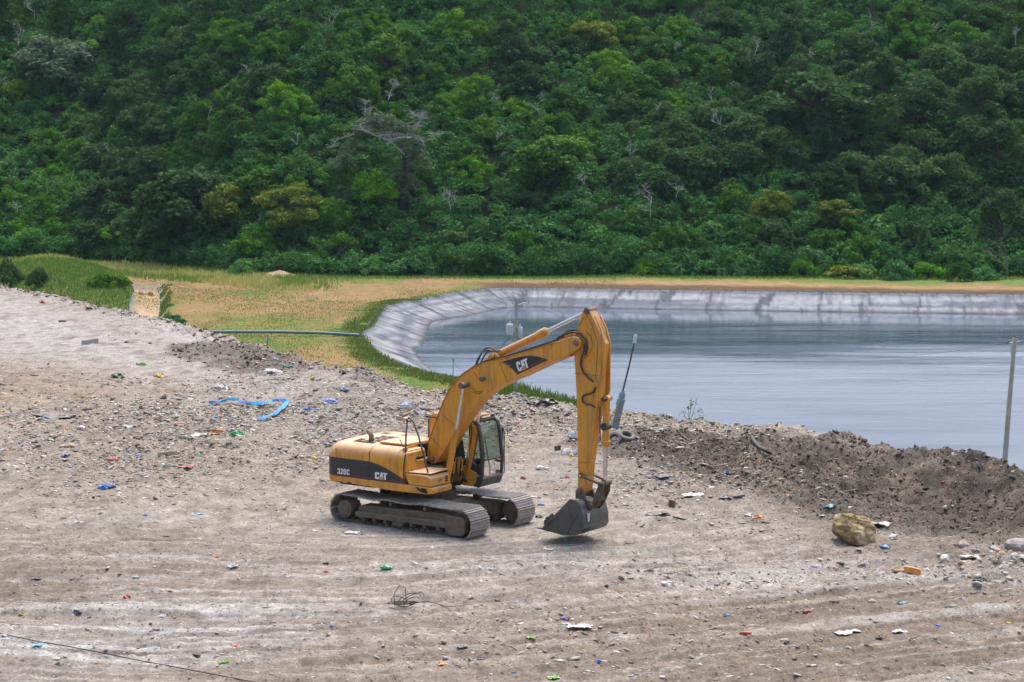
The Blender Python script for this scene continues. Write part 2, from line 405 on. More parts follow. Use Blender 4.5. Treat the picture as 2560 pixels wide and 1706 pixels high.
# even spacing ~0.8 m
seg = np.linalg.norm(np.roll(RING, -1, 0) - RING, axis=1); cum = np.concatenate([[0], np.cumsum(seg)])
NS = int(cum[-1] / .32); s_ = np.linspace(0, cum[-1], NS, endpoint=False)
RC = np.vstack([RING, RING[:1]]); RING = np.stack([np.interp(s_, cum, RC[:, 0]), np.interp(s_, cum, RC[:, 1])], 1)
tan_ = np.roll(RING, -5, 0) - np.roll(RING, 5, 0); tan_ /= np.linalg.norm(tan_, axis=1)[:, None]
area = np.sum(RING[:, 0] * np.roll(RING[:, 1], -1) - np.roll(RING[:, 0], -1) * RING[:, 1])
NRM = np.stack([-tan_[:, 1], tan_[:, 0]], 1) * (1 if area > 0 else -1)      # inward
for _ in range(160): NRM = (np.roll(NRM, 1, 0) + NRM + np.roll(NRM, -1, 0)) / 3
NRM /= np.linalg.norm(NRM, axis=1)[:, None]
def pond_sd(X, Y):
    """signed distance to the pond rim, positive inside (numpy, coarse)"""
    sh = X.shape; x = X.ravel(); y = Y.ravel(); R = RING[::6]
    dmin = np.full(x.shape, 1e9); ins = np.zeros(x.shape, bool)
    x2, y2 = np.roll(R[:, 0], -1), np.roll(R[:, 1], -1)
    for i in range(len(R)):
        ax, ay, bx, by = R[i, 0], R[i, 1], x2[i], y2[i]
        dx, dy = bx - ax, by - ay; t = np.clip(((x - ax) * dx + (y - ay) * dy) / (dx * dx + dy * dy), 0, 1)
        dmin = np.minimum(dmin, (x - ax - t * dx) ** 2 + (y - ay - t * dy) ** 2)
        if ay != by:
            c = ((ay > y) != (by > y)) & (x < (bx - ax) * (y - ay) / (by - ay) + ax); ins ^= c
    d = np.sqrt(dmin); return np.where(ins, d, -d).reshape(sh)
def footY(X, Y):
    a = X / np.maximum(Y, 1)
    return 318 + 34 * sstep(-.09, -.22, a) + (fbm(X * .05, Y * 0, 15, 2) - .5) * 6
CHAN = np.array([gz(365, 840, ZB)[:2], gz(358, 800, ZB)[:2], gz(366, 765, ZB)[:2], gz(372, 735, ZB)[:2], gz(366, 708, ZB)[:2]])
def chan_d(X, Y):
    return np.abs(X - np.interp(Y, CHAN[:, 1], CHAN[:, 0])), sstep(CHAN[-1, 1] + 1.5, CHAN[-1, 1] - 1.5, Y)
def hM(X, Y, sd=None):
    X = np.asarray(X, float); Y = np.asarray(Y, float)
    z = ZB + (fbm(X * .05, Y * .05, 12, 3) - .5) * .5 + (fbm(X * .4, Y * .4, 13, 3) - .5) * .12
    fy = footY(X, Y); h = np.maximum(Y - fy, 0)
    und = (fbm(X * .022, Y * .018, 21, 3) - .5)
    rise = np.where(h < 8, h * h / 16 * .64, (h - 4) * .64)
    z = z + rise + und * np.clip(h * .5, 0, 17) + 2.2 * (fbm(X * .09, Y * .09, 25, 2) - .5) * sstep(0, 20, h)
    # bank with rank growth left of the channel
    q = img(X, Y, ZB)
    z = z + 2.6 * sstep(0, 1, blob(q[0], q[1], 190, 725, 150, 42, 12) * 1.5)
    cd, on = chan_d(X, Y)
    z = z - 1.5 * on * sstep(3.1, 1.35, cd)
    if sd is not None: z = np.where(sd > 0, z - np.minimum(sd * .75, 6), z) ; 
    return z
def hillpt(px, py):
    d = ray(px, py); t = 180.0; prev = t
    while t < 700:
        P = np.array([0, 0, CH]) + t * d
        if P[2] <= float(hM(P[0], P[1])): break
        prev = t; t += 1.0
    return Vector((P[0], P[1], float(hM(P[0], P[1]))))
ma = np.linspace(-.42, .46, 540); mr = np.concatenate([np.linspace(30, 116, 30), np.linspace(118, 320, 300), np.linspace(321, 560, 110)])
MA, MY = np.meshgrid(ma, mr); MX = MA * MY
SD = pond_sd(MX, MY); MZ = hM(MX, MY, SD)
MZ = np.where((SD > -2.0) & (SD <= 0), MZ * (1 - sstep(-2.0, -.3, SD)) + ZB * sstep(-2.0, -.3, SD), MZ)
g1 = fbm(MX * .09, MY * .035, 111, 4); g2 = fbm(MX * .5, MY * .2, 113, 4); g3 = fbm(MX * .03, MY * .03, 117, 2)
MC = np.ones(MX.shape + (3,)) * np.array([.155, .150, .038])
def layM(c, w):
    global MC
    w = np.clip(w, 0, 1)[..., None]; MC = MC * (1 - w) + np.array(c) * w
layM((.24, .158, .066), sstep(.37, .55, g1 * .7 + g2 * .4 - .04) * .95)
layM((.10, .150, .028), sstep(.50, .64, 1 - g1) * sstep(.38, .56, g2) * .9)
layM((.265, .19, .095), sstep(.62, .74, g2 * .6 + g1 * .5) * .6)
mpx, mpy = img(MX, MY, ZB)
layM((.075, .14, .022), sstep(-3.2, -.8, SD + (g2 - .5) * 4) * sstep(1230, 1020, mpx) * (SD <= 0) * .9)   # green collar round the near rim
layM((.085, .145, .025), sstep(945, 1000, mpx) * sstep(860, 900, mpy) * .7 * sstep(.35, .55, g2))
farb = sstep(1150, 1250, mpx) * (SD <= 0) * (mpy < 760)
layM((.30, .20, .09), farb * sstep(-19, -13, SD + (g2 - .5) * 5) * .8); layM((.105, .065, .04), farb * sstep(-12, -6.0, SD + (g2 - .5) * 5))
layM((.115, .165, .036), farb * sstep(-18, -23, SD + (g2 - .5) * 6))
cd, on = chan_d(MX, MY)
layM((.30, .30, .29), on * sstep(2.6, 1.9, cd)); layM((.40, .29, .18), on * sstep(1.75, 1.45, cd))
q1 = blob(mpx, mpy, 190, 725, 160, 50, 12); layM((.06, .12, .02), sstep(.3, .6, q1) * .9)
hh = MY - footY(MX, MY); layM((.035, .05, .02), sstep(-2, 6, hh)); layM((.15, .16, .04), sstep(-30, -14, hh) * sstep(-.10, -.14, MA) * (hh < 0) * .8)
idx = np.arange(MX.size).reshape(MX.shape)
Fm = np.stack([idx[:-1, :-1], idx[:-1, 1:], idx[1:, 1:], idx[1:, :-1]], -1).reshape(-1, 4)
Fm = Fm[(SD.ravel()[Fm] < 9).all(1)]
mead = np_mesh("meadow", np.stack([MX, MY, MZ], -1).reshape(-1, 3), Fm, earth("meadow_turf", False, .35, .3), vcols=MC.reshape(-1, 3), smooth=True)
tag(mead, kind="structure")
# big skirt of land so that nothing ends in the void
sk = MB(); sk.add([(-900, -60, -17.2), (900, -60, -17.2), (900, 900, -17.2), (-900, 900, -17.2)], [(0, 1, 2, 3)])
tag(sk.build("terrain", simple("far_earth", (.10, .11, .05), .9)), kind="structure")
# ---- liner: black-grey plastic sheet down the inside of the rim
T = np.linspace(0, 1, 15); off = -.5 + 10 * T
zz = np.interp(off, [-.5, -.1, .25, 6.5, 9.5], [ZB - .45, ZB + .03, ZB + .01, ZW, ZW - 1.2])
S_ = np.arange(NS) * .32
wr = (fbm(S_ * .9, S_ * 0, 131, 3) - .5); wf = np.maximum(0, fbm(S_ * 1.7, S_ * 0 + 9, 137, 2) - .58) * 4
LV = np.zeros((NS, len(T), 3))
for k, (o_, z_) in enumerate(zip(off, zz)):
    oo = o_ + (fbm(S_ * .5, S_ * 0 + 3, 141, 3) - .5) * (.2 if k < 2 else .35)
    LV[:, k, :2] = RING + NRM * oo[:, None]
    LV[:, k, 2] = z_ + (wr * .30 + wf * .16 * (.6 + .8 * fbm(S_ * .3, S_ * 0 + o_ * .5, 139, 2))) * math.sin(math.pi * min(1, max(0, o_ / 7))) + .045
li = np.arange(NS * len(T)).reshape(NS, len(T)); lj = np.roll(li, -1, 0)
Fl = np.stack([li[:, :-1], lj[:, :-1], lj[:, 1:], li[:, 1:]], -1).reshape(-1, 4)
uvS = np.repeat(S_[:, None], len(T), 1); uvT = np.repeat(off[None], NS, 0)
n_s = fbm(uvS * .35, uvT * .25, 151, 4); n_l = fbm(uvS * .045, uvT * 1.3, 153, 4); fold = fbm(uvS * 1.6, uvT * .10, 157, 3)
lc = np.ones(uvS.shape + (3,)) * np.array([.13, .145, .175])
def layL(c, w):
    global lc
    w = np.clip(w, 0, 1)[..., None]; lc = lc * (1 - w) + np.array(c) * w
layL((.31, .315, .32), sstep(.40, .56, n_l * .8 + n_s * .2) * sstep(.9, 2.0, uvT) * sstep(6.4, 5.4, uvT) * .9)
layL((.36, .36, .36), (np.abs(uvT - 3.4) < .35) * .45 * sstep(.35, .6, n_s)); layL((.22, .22, .22), sstep(5.6, 6.0, uvT) * .6)
layL((.05, .056, .07), sstep(.56, .66, fold) * .38); layL((.04, .045, .055), (np.abs((S_[:, None] + wr[:, None] * 4 + uvT * .25) % 6.9 - 3.5) < .42) * .7)
layL((.055, .06, .066), sstep(5.95, 6.25, uvT)); layL((.15, .14, .125), sstep(.62, .72, fbm(uvS * .5, uvT * .5, 159, 4)) * .5)
def vcmat(name, rough=.5, nscale=1.2, lo=.8, hi=1.2, spec=.4, bs=.2):
    m, nt, b = mat(name); at = nd(nt, "ShaderNodeAttribute", attribute_name="Col")
    n = noise(nt, nscale, 6, .65); r = ramp(nt, n.outputs["Fac"], [(.3, lo), (.7, hi)])
    nt.links.new(mix(nt, 1.0, at.outputs["Color"], r.outputs[0], "MULTIPLY"), b.inputs["Base Color"])
    b.inputs["Roughness"].default_value = rough; b.inputs["Specular IOR Level"].default_value = spec
    if bs: bump(nt, b, n.outputs["Fac"], bs, .05)
    return m
liner = np_mesh("pond_liner", LV.reshape(-1, 3), Fl, vcmat("plastic_liner", .75, .9, .8, 1.2, .08), vcols=lc.reshape(-1, 3), smooth=True)
tag(liner, "pale grey plastic liner sheet lining the curved bank of the pond", "pond liner")
# ---- water
m, nt, b = mat("pond_water"); b.inputs["Base Color"].default_value = (.075, .108, .155, 1); b.inputs["IOR"].default_value = 1.75; b.inputs["Specular Tint"].default_value = (.86, .94, 1, 1)
tc = nd(nt, "ShaderNodeTexCoord"); mp = nd(nt, "ShaderNodeMapping"); mp.inputs["Scale"].default_value = (.32, 1.0, 1); nt.links.new(tc.outputs["Object"], mp.inputs[0])
w1 = noise(nt, 1.3, 4, .55, vec=mp.outputs[0], dist=.6); w2 = noise(nt, .16, 3, .5, vec=mp.outputs[0])
# wind patches; the strip under the far bank lies in shelter
sepx = nd(nt, "ShaderNodeSeparateXYZ"); nt.links.new(tc.outputs["Object"], sepx.inputs[0])
sh = nd(nt, "ShaderNodeMapRange"); sh.interpolation_type = 'SMOOTHSTEP'; sh.inputs[1].default_value = 256; sh.inputs[2].default_value = 206; sh.inputs[3].default_value = .03; sh.inputs[4].default_value = 1
mq = nd(nt, "ShaderNodeMapping"); mq.inputs["Scale"].default_value = (.16, 1.0, 1); nt.links.new(tc.outputs["Object"], mq.inputs[0])
w4 = noise(nt, .11, 5, .65, vec=mq.outputs[0]); ya = nd(nt, "ShaderNodeMath", operation="MULTIPLY_ADD"); ya.inputs[1].default_value = 95; ya2 = nd(nt, "ShaderNodeMath", operation="ADD"); ya2.inputs[1].default_value = -47
nt.links.new(w4.outputs["Fac"], ya.inputs[0]); nt.links.new(sepx.outputs[1], ya.inputs[2]); nt.links.new(ya.outputs[0], ya2.inputs[0]); nt.links.new(ya2.outputs[0], sh.inputs[0])
wp = ramp(nt, w2.outputs["Fac"], [(.3, .7), (.7, 1.0)])
mm = nd(nt, "ShaderNodeMath", operation="MULTIPLY"); nt.links.new(sh.outputs[0], mm.inputs[0]); nt.links.new(wp.outputs[0], mm.inputs[1])
rg = nd(nt, "ShaderNodeMapRange"); rg.inputs[3].default_value = .02; rg.inputs[4].default_value = .56; nt.links.new(mm.outputs[0], rg.inputs[0]); nt.links.new(rg.outputs[0], b.inputs["Roughness"])
bn = nd(nt, "ShaderNodeBump"); bn.inputs["Distance"].default_value = .40; ns_ = nd(nt, "ShaderNodeMapRange"); ns_.inputs[1].default_value = 165; ns_.inputs[2].default_value = 240; ns_.inputs[3].default_value = .22; ns_.inputs[4].default_value = 1; nt.links.new(sepx.outputs[1], ns_.inputs[0]); m3 = nd(nt, "ShaderNodeMath", operation="MULTIPLY"); nt.links.new(mm.outputs[0], m3.inputs[0]); nt.links.new(ns_.outputs[0], m3.inputs[1]); nt.links.new(m3.outputs[0], bn.inputs["Strength"]); w5 = noise(nt, .30, 3, .6, vec=mq.outputs[0]); hs_ = nd(nt, "ShaderNodeMath", operation="MULTIPLY_ADD"); hs_.inputs[1].default_value = 1.6; nt.links.new(w5.outputs["Fac"], hs_.inputs[0]); nt.links.new(w1.outputs["Fac"], hs_.inputs[2]); nt.links.new(hs_.outputs[0], bn.inputs["Height"]); nt.links.new(bn.outputs[0], b.inputs["Normal"])
w = MB(); w.add([(-30, 110, ZW), (150, 110, ZW), (150, 295, ZW), (-30, 295, ZW)], [(0, 1, 2, 3)])
tag(w.build("water", m), kind="structure")
# ================================================================== EXCAVATOR (x forward, y left, z up)
ex = empty("excavator", (EXC[0], EXC[1], -.015), -R_(34.5))
tag(ex, "yellow tracked excavator with raised boom parked on the waste yard", "excavator")
def C_letters(x0, z0, w, h, y, name, parent, ang=0.0, m=None):
    """the three block letters and the triangle, lying on a side plate"""
    Cc = [(0, .14), (0, .86), (.09, 1), (.27, 1), (.36, .88), (.36, .62), (.22, .62), (.22, .80), (.145, .80), (.145, .2), (.22, .2), (.22, .36), (.36, .36), (.36, .12), (.27, 0), (.09, 0)]
    Aa = [(.37, 0), (.47, 1), (.63, 1), (.73, 0), (.60, 0), (.57, .3), (.53, .3), (.50, 0)]
    Tt = [(.655, 1), (1.02, 1), (1.02, .8), (.91, .8), (.91, 0), (.765, 0), (.765, .8), (.655, .8)]
    ca, sa = math.cos(ang), math.sin(ang)
    def tr(P): return [(x0 + (u * w) * ca - (v * h) * sa, z0 + (u * w) * sa + (v * h) * ca) for u, v in P]
    a = MB()
    for k, P in enumerate((Cc, Aa, Tt)): a.sheet(tr(P), y - .004 - .0012 * k)
    o = a.build(name, WHITE, parent, smooth=False)
    b = MB().sheet(tr([(.25, -.06), (.56, .42), (.87, -.06)]), y - .008); b.build("emblem_outline", DECAL, o, smooth=False)
    c = MB().sheet(tr([(.34, -.035), (.56, .31), (.78, -.035)]), y - .0095); c.build("emblem_triangle", PEACH, o, smooth=False)
    return o
# ---------------- undercarriage
u = MB()
u.prism([(-1.15, .36), (-.75, .70), (.75, .70), (1.15, .36), (.8, .30), (-.8, .30)], -.62, .62)
for sx in (-1, 1):
    for sy in (-1, 1):
        u.tube([(sx * .45, sy * .3, .52), (sx * .95, sy * .72, .42), (sx * 1.1, sy * 1.0, .36)], [.20, .19, .17], 8)
u.build("carbody", DIRTST, ex, .02)
sl = MB(); sl.cyl((0, 0, .70), (0, 0, .93), .62, 40)
for k in range(56):
    a = 2 * math.pi * k / 56; c, s = math.cos(a), math.sin(a)
    sl.tube([(c * .63, s * .63, .72), (c * .63, s * .63, .84)], .022, 4)
sl.cyl((0, 0, .93), (0, 0, 1.03), .56, 32)
sl.build("slewing_ring", DIRTST, ex)
# ---------------- tracks
def belt_path():
    P = []; r = .385
    cf, cr = (1.90, .375), (-1.92, .395)
    def seg(a, b, n):
        for i in range(n): P.append((a[0] + (b[0] - a[0]) * i / n, a[1] + (b[1] - a[1]) * i / n))
    for i in range(40):                                    # front idler, going over the top to the ground
        a = R_(90 - 180 * i / 40); P.append((cf[0] + r * math.cos(a), cf[1] + r * math.sin(a) - .01 * 0))
    seg((1.90, -.01), (-1.75, 0.0), 60)
    for i in range(40):
        a = R_(-72 - 198 * i / 40 + 0); P.append((cr[0] + r * math.cos(a), cr[1] + r * math.sin(a)))
    top = [(-1.92, .78), (-1.5, .772), (-.95, .735), (-.4, .772), (.15, .742), (.71, .778), (1.3, .748), (1.90, .76)]
    for (a, b) in zip(top[:-1], top[1:]):
        for i in range(10):
            t = i / 10; P.append((a[0] + (b[0] - a[0]) * t, a[1] + (b[1] - a[1]) * (t * t * (3 - 2 * t))))
    return P
def resample(P, n):
    P = np.array(P + [P[0]]); d = np.linalg.norm(np.diff(P, axis=0), axis=1); c = np.concatenate([[0], np.cumsum(d)])
    s = np.linspace(0, c[-1], n, endpoint=False); pos = np.stack([np.interp(s, c, P[:, 0]), np.interp(s, c, P[:, 1])], 1)
    s2 = s + c[-1] * .001; p2 = np.stack([np.interp(s2, c, P[:, 0]), np.interp(s2, c, P[:, 1])], 1)
    return pos, p2 - pos, c[-1] / n
NSH = 51
BP, BT, PITCH = resample(belt_path(), NSH)
def make_track(yc):
    y0, y1 = yc - .40, yc + .40
    sgn = -1 if yc < 0 else 1
    t = MB(); ch = MB()
    for (x, z), (dx, dz) in zip(BP, BT):
        l = math.hypot(dx, dz); tx, tz = dx / l, dz / l; nx, nz = -tz, tx        # outward: path runs clockwise
        def pt(a, n): return (x + tx * a + nx * n, z + tz * a + nz * n)
        h = PITCH * .485; jy = random.uniform(-.004, .004)
        # shoe plate with a folded lip, three grouser bars
        prof = [pt(-h, -.012), pt(-h, .006), pt(-h + .012, .034), pt(-h + .026, .034), pt(-h + .036, .008), pt(-.012, .008), pt(-.008, .03), pt(.008, .03), pt(.012, .008),
                pt(h - .036, .008), pt(h - .026, .034), pt(h - .012, .034), pt(h, .006), pt(h, -.012)]
        t.prism(prof, y0 + jy, y1 + jy)
        for yy in (yc - .10, yc + .10):
            ch.prism([pt(-h * .98, -.015), pt(h * .98, -.015), pt(h * .7, -.085), pt(-h * .7, -.085)], yy - .03, yy + .03)
    o = t.build("track", SHOE, ex, angle=20)
    ch.build("track_chain", DIRTST, o)
    f = MB(); yo = yc + sgn * .34; yi = yc - sgn * .30; a, b = min(yo, yi), max(yo, yi)
    f.prism([(-1.50, .24), (-1.50, .44), (-1.42, .52), (1.35, .58), (1.5, .56), (1.52, .22)], min(yc + sgn * .24, yc - sgn * .22), max(yc + sgn * .24, yc - sgn * .22))
    f.prism([(-1.52, .22), (-1.53, .36), (1.52, .40), (1.52, .23)], min(yo, yc + sgn * .24), max(yo, yc + sgn * .24))
    f.build("track_frame", DIRTST, o, .015)
    k = MB(); k.prism([(1.50, .10), (1.48, .50), (1.58, .57), (1.98, .55), (2.06, .46), (2.07, .18), (1.98, .07), (1.56, .06)], min(yc + sgn * .36, yc + sgn * .14), max(yc + sgn * .36, yc + sgn * .14)); k.build("idler_guard", DIRTST, o, .02)
    i = MB(); i.ycyl(1.90, .375, yc - .12, yc + .12, .30, 28); i.build("idler", DIRTST, o, .02)
    s = MB(); s.ycyl(-1.82 - .06, .39, min(yc - sgn * .1, yo), max(yc - sgn * .1, yo), .235, 28); s.ycyl(-1.88, .39, yo - .012, yo + .012, .19, 28)
    for q in range(12):
        aq = 2 * math.pi * q / 12; s.ycyl(-1.88 + .16 * math.cos(aq), .39 + .16 * math.sin(aq), yo + sgn * .01, yo + sgn * .028, .016, 6)
    s.build("final_drive", DIRTST, o, .012)
    sp = MB(); prof = []
    for q in range(84):
        aq = 2 * math.pi * q / 84; r = .335 if q % 4 < 2 else .285; prof.append((-1.92 + r * math.cos(aq), .395 + r * math.sin(aq)))
    sp.prism(prof, yc - .03, yc + .03); sp.build("sprocket", DIRTST, o)
    for x in (-1.30, -.95, -.58, .28, .70, 1.14, 1.42):
        r = MB(); r.ycyl(x, .175, yc - .17, yc + .17, .085, 18); r.ycyl(x, .185, yc + sgn * .17, yc + sgn * .27, .06, 14); r.build("roller", DIRTST, o)
    g = MB(); g.prism([(-.32, .10), (-.34, .24), (.04, .24), (.02, .10)], min(yc + sgn * .30, yc + sgn * .1), max(yc + sgn * .30, yc + sgn * .1)); g.build("roller_guard", DIRTST, o, .015)
    for x in (-.40, .71):
        c = MB(); c.ycyl(x, .655, yc - .12, yc + sgn * .20 if sgn > 0 else yc + .12, .07, 16); c.ycyl(x, .655, yc, yc + sgn * .26, .05, 14); c.box(x - .06, x + .06, yc - .05, yc + .05, .5, .64); c.build("carrier_roller", DIRTST, o)
    return o
make_track(-1.05); make_track(1.05)
# ---------------- upper frame
d = MB()
d.slab([(-2.1, -1.30), (-2.1, 1.30), (1.10, 1.30), (1.15, .42), (.55, .40), (.55, -.42), (.88, -.52), (.88, -1.30)], 1.03, 1.20)
d.box(-.5, .62, -.40, -.30, 1.2, 1.62); d.box(-.5, .62, .30, .38, 1.2, 1.62)
d.build("upper_frame", DIRTST, ex, .01)
sk_ = MB()   # yellow side skirt under the doors
pts = [(-2.17, 1.085), (-1.05, 1.055), (-.3, 1.03), (.90, 1.045), (.935, 1.08), (.935, 1.225), (.25, 1.235), (-2.17, 1.245)]
sk_.prism(pts, -1.375, -1.31); sk_.prism([(-2.17, 1.085), (.4, 1.045), (.4, 1.235), (-2.17, 1.245)], 1.31, 1.375)
sko = sk_.build("side_skirt", YEL_BARE, ex, .012)
chip = MB()
rr = random.Random(3)
for x0 in np.arange(-2.16, -1.0, .075):
    zb = 1.085 - (x0 + 2.17) * .027 - .002; h = rr.uniform(.004, .035) * (1.6 if x0 < -1.7 else .9)
    chip.sheet([(x0, zb), (x0 + .08, zb - .002), (x0 + .075, zb + h), (x0 + .04, zb + h * rr.uniform(.5, 1.5)), (x0 + .004, zb + h * .8)], -1.379)
chip2 = MB(); chip2.sheet([(.50, 1.20), (.53, 1.13), (.62, 1.09), (.74, 1.07), (.86, 1.06), (.88, 1.1), (.80, 1.18), (.7, 1.205), (.62, 1.17), (.56, 1.21)], -1.379)
bare = simple("bare_dark_steel", (.05, .03, .02), .8, var=.5); chip.build("worn_patch", bare, sko, smooth=False); chip2.build("worn_patch", bare, sko, smooth=False)
# ---------------- engine housing
SEC = [(-1.37, 1.25), (-1.37, 1.84), (-1.352, 1.95), (-1.30, 2.04), (-1.21, 2.10), (-1.08, 2.14), (-.7, 2.175), (0, 2.20), (.7, 2.175), (1.08, 2.14), (1.21, 2.10), (1.30, 2.04), (1.352, 1.95), (1.37, 1.84), (1.37, 1.25)]
def secprism(mb, sec, x0, x1, nx=1):
    n = len(sec); vs = []; fs = []
    for i in range(nx + 1):
        x = x0 + (x1 - x0) * i / nx; vs += [(x, y, z) for y, z in sec]
    for i in range(nx):
        for k in range(n): fs.append((i * n + k, i * n + (k + 1) % n, (i + 1) * n + (k + 1) % n, (i + 1) * n + k))
    fs.append(tuple(range(n - 1, -1, -1))); fs.append(tuple(range(nx * n, nx * n + n)))
    mb.add(vs, [f[::-1] for f in fs])
    return mb
hb = MB(); secprism(hb, SEC, -2.165, -1.055); o1 = hb
housing = hb.build("engine_housing", YEL, ex, .008, angle=50)
fd = MB()
secR = [(y, z) for y, z in SEC if y <= 0] + [(.36, 2.19), (.36, 1.25)]
secprism(fd, SEC, -1.04, -.50)
secprism(fd, secR, -.497, -.115)
secB = [(-1.37, 1.25), (-1.37, 1.84), (-1.355, 1.94), (-1.31, 2.02), (-1.23, 2.07), (-1.1, 2.095), (-.52, 2.10), (-.50, 2.08), (-.50, 1.25)]
secprism(fd, secB, -.112, .10)
front_h = fd.build("side_door", YEL, ex, .008, angle=50)
# solid near-black block painting the shade of the opening under the hood edge
MB().box(-.112, .02, -.49, .30, 1.25, 2.17).build("engine_bay_shade", DARKIN, ex)
# front box face with handle
fb = MB()
def yz(yc_, z): return yc_, z
fb.add([(.10, -1.355, 1.535), (.235, -1.34, 1.535), (.235, -.52, 1.535), (.10, -.50, 1.535), (.10, -1.365, 2.06), (.17, -1.33, 2.055), (.16, -.53, 2.075), (.10, -.51, 2.085)],
       [(3, 2, 1, 0), (4, 5, 6, 7), (0, 1, 5, 4), (1, 2, 6, 5), (2, 3, 7, 6), (3, 0, 4, 7)])
fbo = fb.build("front_panel", YEL, ex, .03)
h = MB(); h.add([(.212, -1.02, 1.80), (.212, -.60, 1.80), (.207, -.60, 1.90), (.207, -.98, 1.90)], [(0, 1, 2, 3)]); h.build("handle_recess_shade", DARKIN, fbo, smooth=False)  # flat near-black quad paints the recess shade onto the panel
h = MB(); h.tube([(.20, -.98, 1.82), (.245, -.95, 1.81), (.245, -.58, 1.83), (.19, -.52, 1.84)], .022, 8); h.build("handle", YEL_BARE, fbo)
for y_, z_ in ((-1.2, 1.6), (-.6, 1.62), (-1.15, 2.0), (-.8, 2.02)):
    MB().cyl((.19 - (z_ - 1.6) * .1, y_, z_), (.25 - (z_ - 1.6) * .12, y_, z_), .02, 8).build("bolt", DIRTST, fbo)
# seams as narrow near-black strips painting the dark of the gaps
sm = MB()
for x in (-2.165, -1.047): MB().prism([(x - .008, 1.26), (x + .008, 1.26), (x + .008, 2.0), (x - .008, 2.0)], -1.372, -1.366).build("door_gap", DARKIN, housing, smooth=False)
curve = [(.10, 1.25), (.085, 1.5), (.09, 1.7), (.125, 1.9), (.165, 2.03)]
sm.prism([(x - .011, z) for x, z in curve] + [(x + .009, z) for x, z in curve[::-1]], -1.378, -1.366)
sm.build("door_gap", DARKIN, front_h, smooth=False)
# ---------------- counterweight: rounded tail
cw = MB(); prof = [(1.08, .03), (1.12, 0), (1.5, 0), (1.80, .012), (1.92, .05), (2.02, .13), (2.09, .25), (2.13, .4)]
N = 28; vs = []; fs = []
for i in range(N + 1):
    a = -math.pi / 2 - math.pi * i / N
    # plan: superellipse tail
    c, s = abs(math.cos(a)) ** .75, math.sin(a)
    s = math.copysign(abs(s) ** .75, s)
    for z, inn in prof:
        k = 1 - inn / 1.37
        vs.append((-2.18 - .56 * c * (1 - inn / .7 if inn < .69 else .05), 1.372 * s * k, z))
m_ = len(prof)
for i in range(N):
    for k in range(m_ - 1): fs.append((i * m_ + k, i * m_ + k + 1, (i + 1) * m_ + k + 1, (i + 1) * m_ + k))
fs.append(tuple(i * m_ for i in range(N + 1))); fs.append(tuple(i * m_ + m_ - 1 for i in range(N, -1, -1)))
fs.append(tuple(list(range(m_ - 1, -1, -1)) + [N * m_ + k for k in range(m_)]))
cw.add(vs, fs); cwo = cw.build("counterweight", YEL_BARE, ex, angle=40)
cd_ = MB(); vs = []; fs = []
for i in range(12):
    a = -math.pi / 2 - math.pi * i / N; c, s = abs(math.cos(a)) ** .75, math.sin(a); s = math.copysign(abs(s) ** .75, s)
    for z in (1.255, 1.745): vs.append((-2.18 - .56 * c - .004, 1.372 * s - .004, z))
for i in range(11): fs.append((2 * i, 2 * i + 1, 2 * i + 3, 2 * i + 2))
cd_.add(vs, fs).build("decal_band", DECAL, cwo)
cl = MB(); vs = []; fs = []
for i in range(12):
    a = -math.pi / 2 - math.pi * i / N; c, s = abs(math.cos(a)) ** .75, math.sin(a); s = math.copysign(abs(s) ** .75, s)
    for z in (1.285, 1.300): vs.append((-2.18 - .56 * c - .006, 1.372 * s - .006, z))
for i in range(11): fs.append((2 * i, 2 * i + 1, 2 * i + 3, 2 * i + 2))
cl.add(vs, fs).build("red_line", REDL, cwo)
# ---------------- decal on the doors
band = [(-2.157, 1.745), (-1.71, 1.74), (-1.055, 1.735)]
b1 = MB().sheet([(-2.157, 1.252)] + band + [(-1.055, 1.252)], -1.3725).build("decal_band", DECAL, housing, smooth=False)
band2 = [(-1.038, 1.733), (-.85, 1.705), (-.64, 1.655), (-.45, 1.59), (-.28, 1.525), (-.1, 1.45), (.07, 1.375), (.17, 1.31), (.215, 1.258)]
b2 = MB().sheet([(-1.038, 1.252)] + band2, -1.3735).build("decal_band", DECAL, front_h, smooth=False)
MB().sheet([(-2.157, 1.284), (-1.055, 1.284), (-1.055, 1.300), (-2.157, 1.300)], -1.3755).build("red_line", REDL, housing, smooth=False)
MB().sheet([(-1.038, 1.284), (.16, 1.284), (.15, 1.300), (-1.038, 1.300)], -1.3765).build("red_line", REDL, front_h, smooth=False)
C_letters(-.85, 1.292, .40, .185, -1.3785, "lettering", front_h)
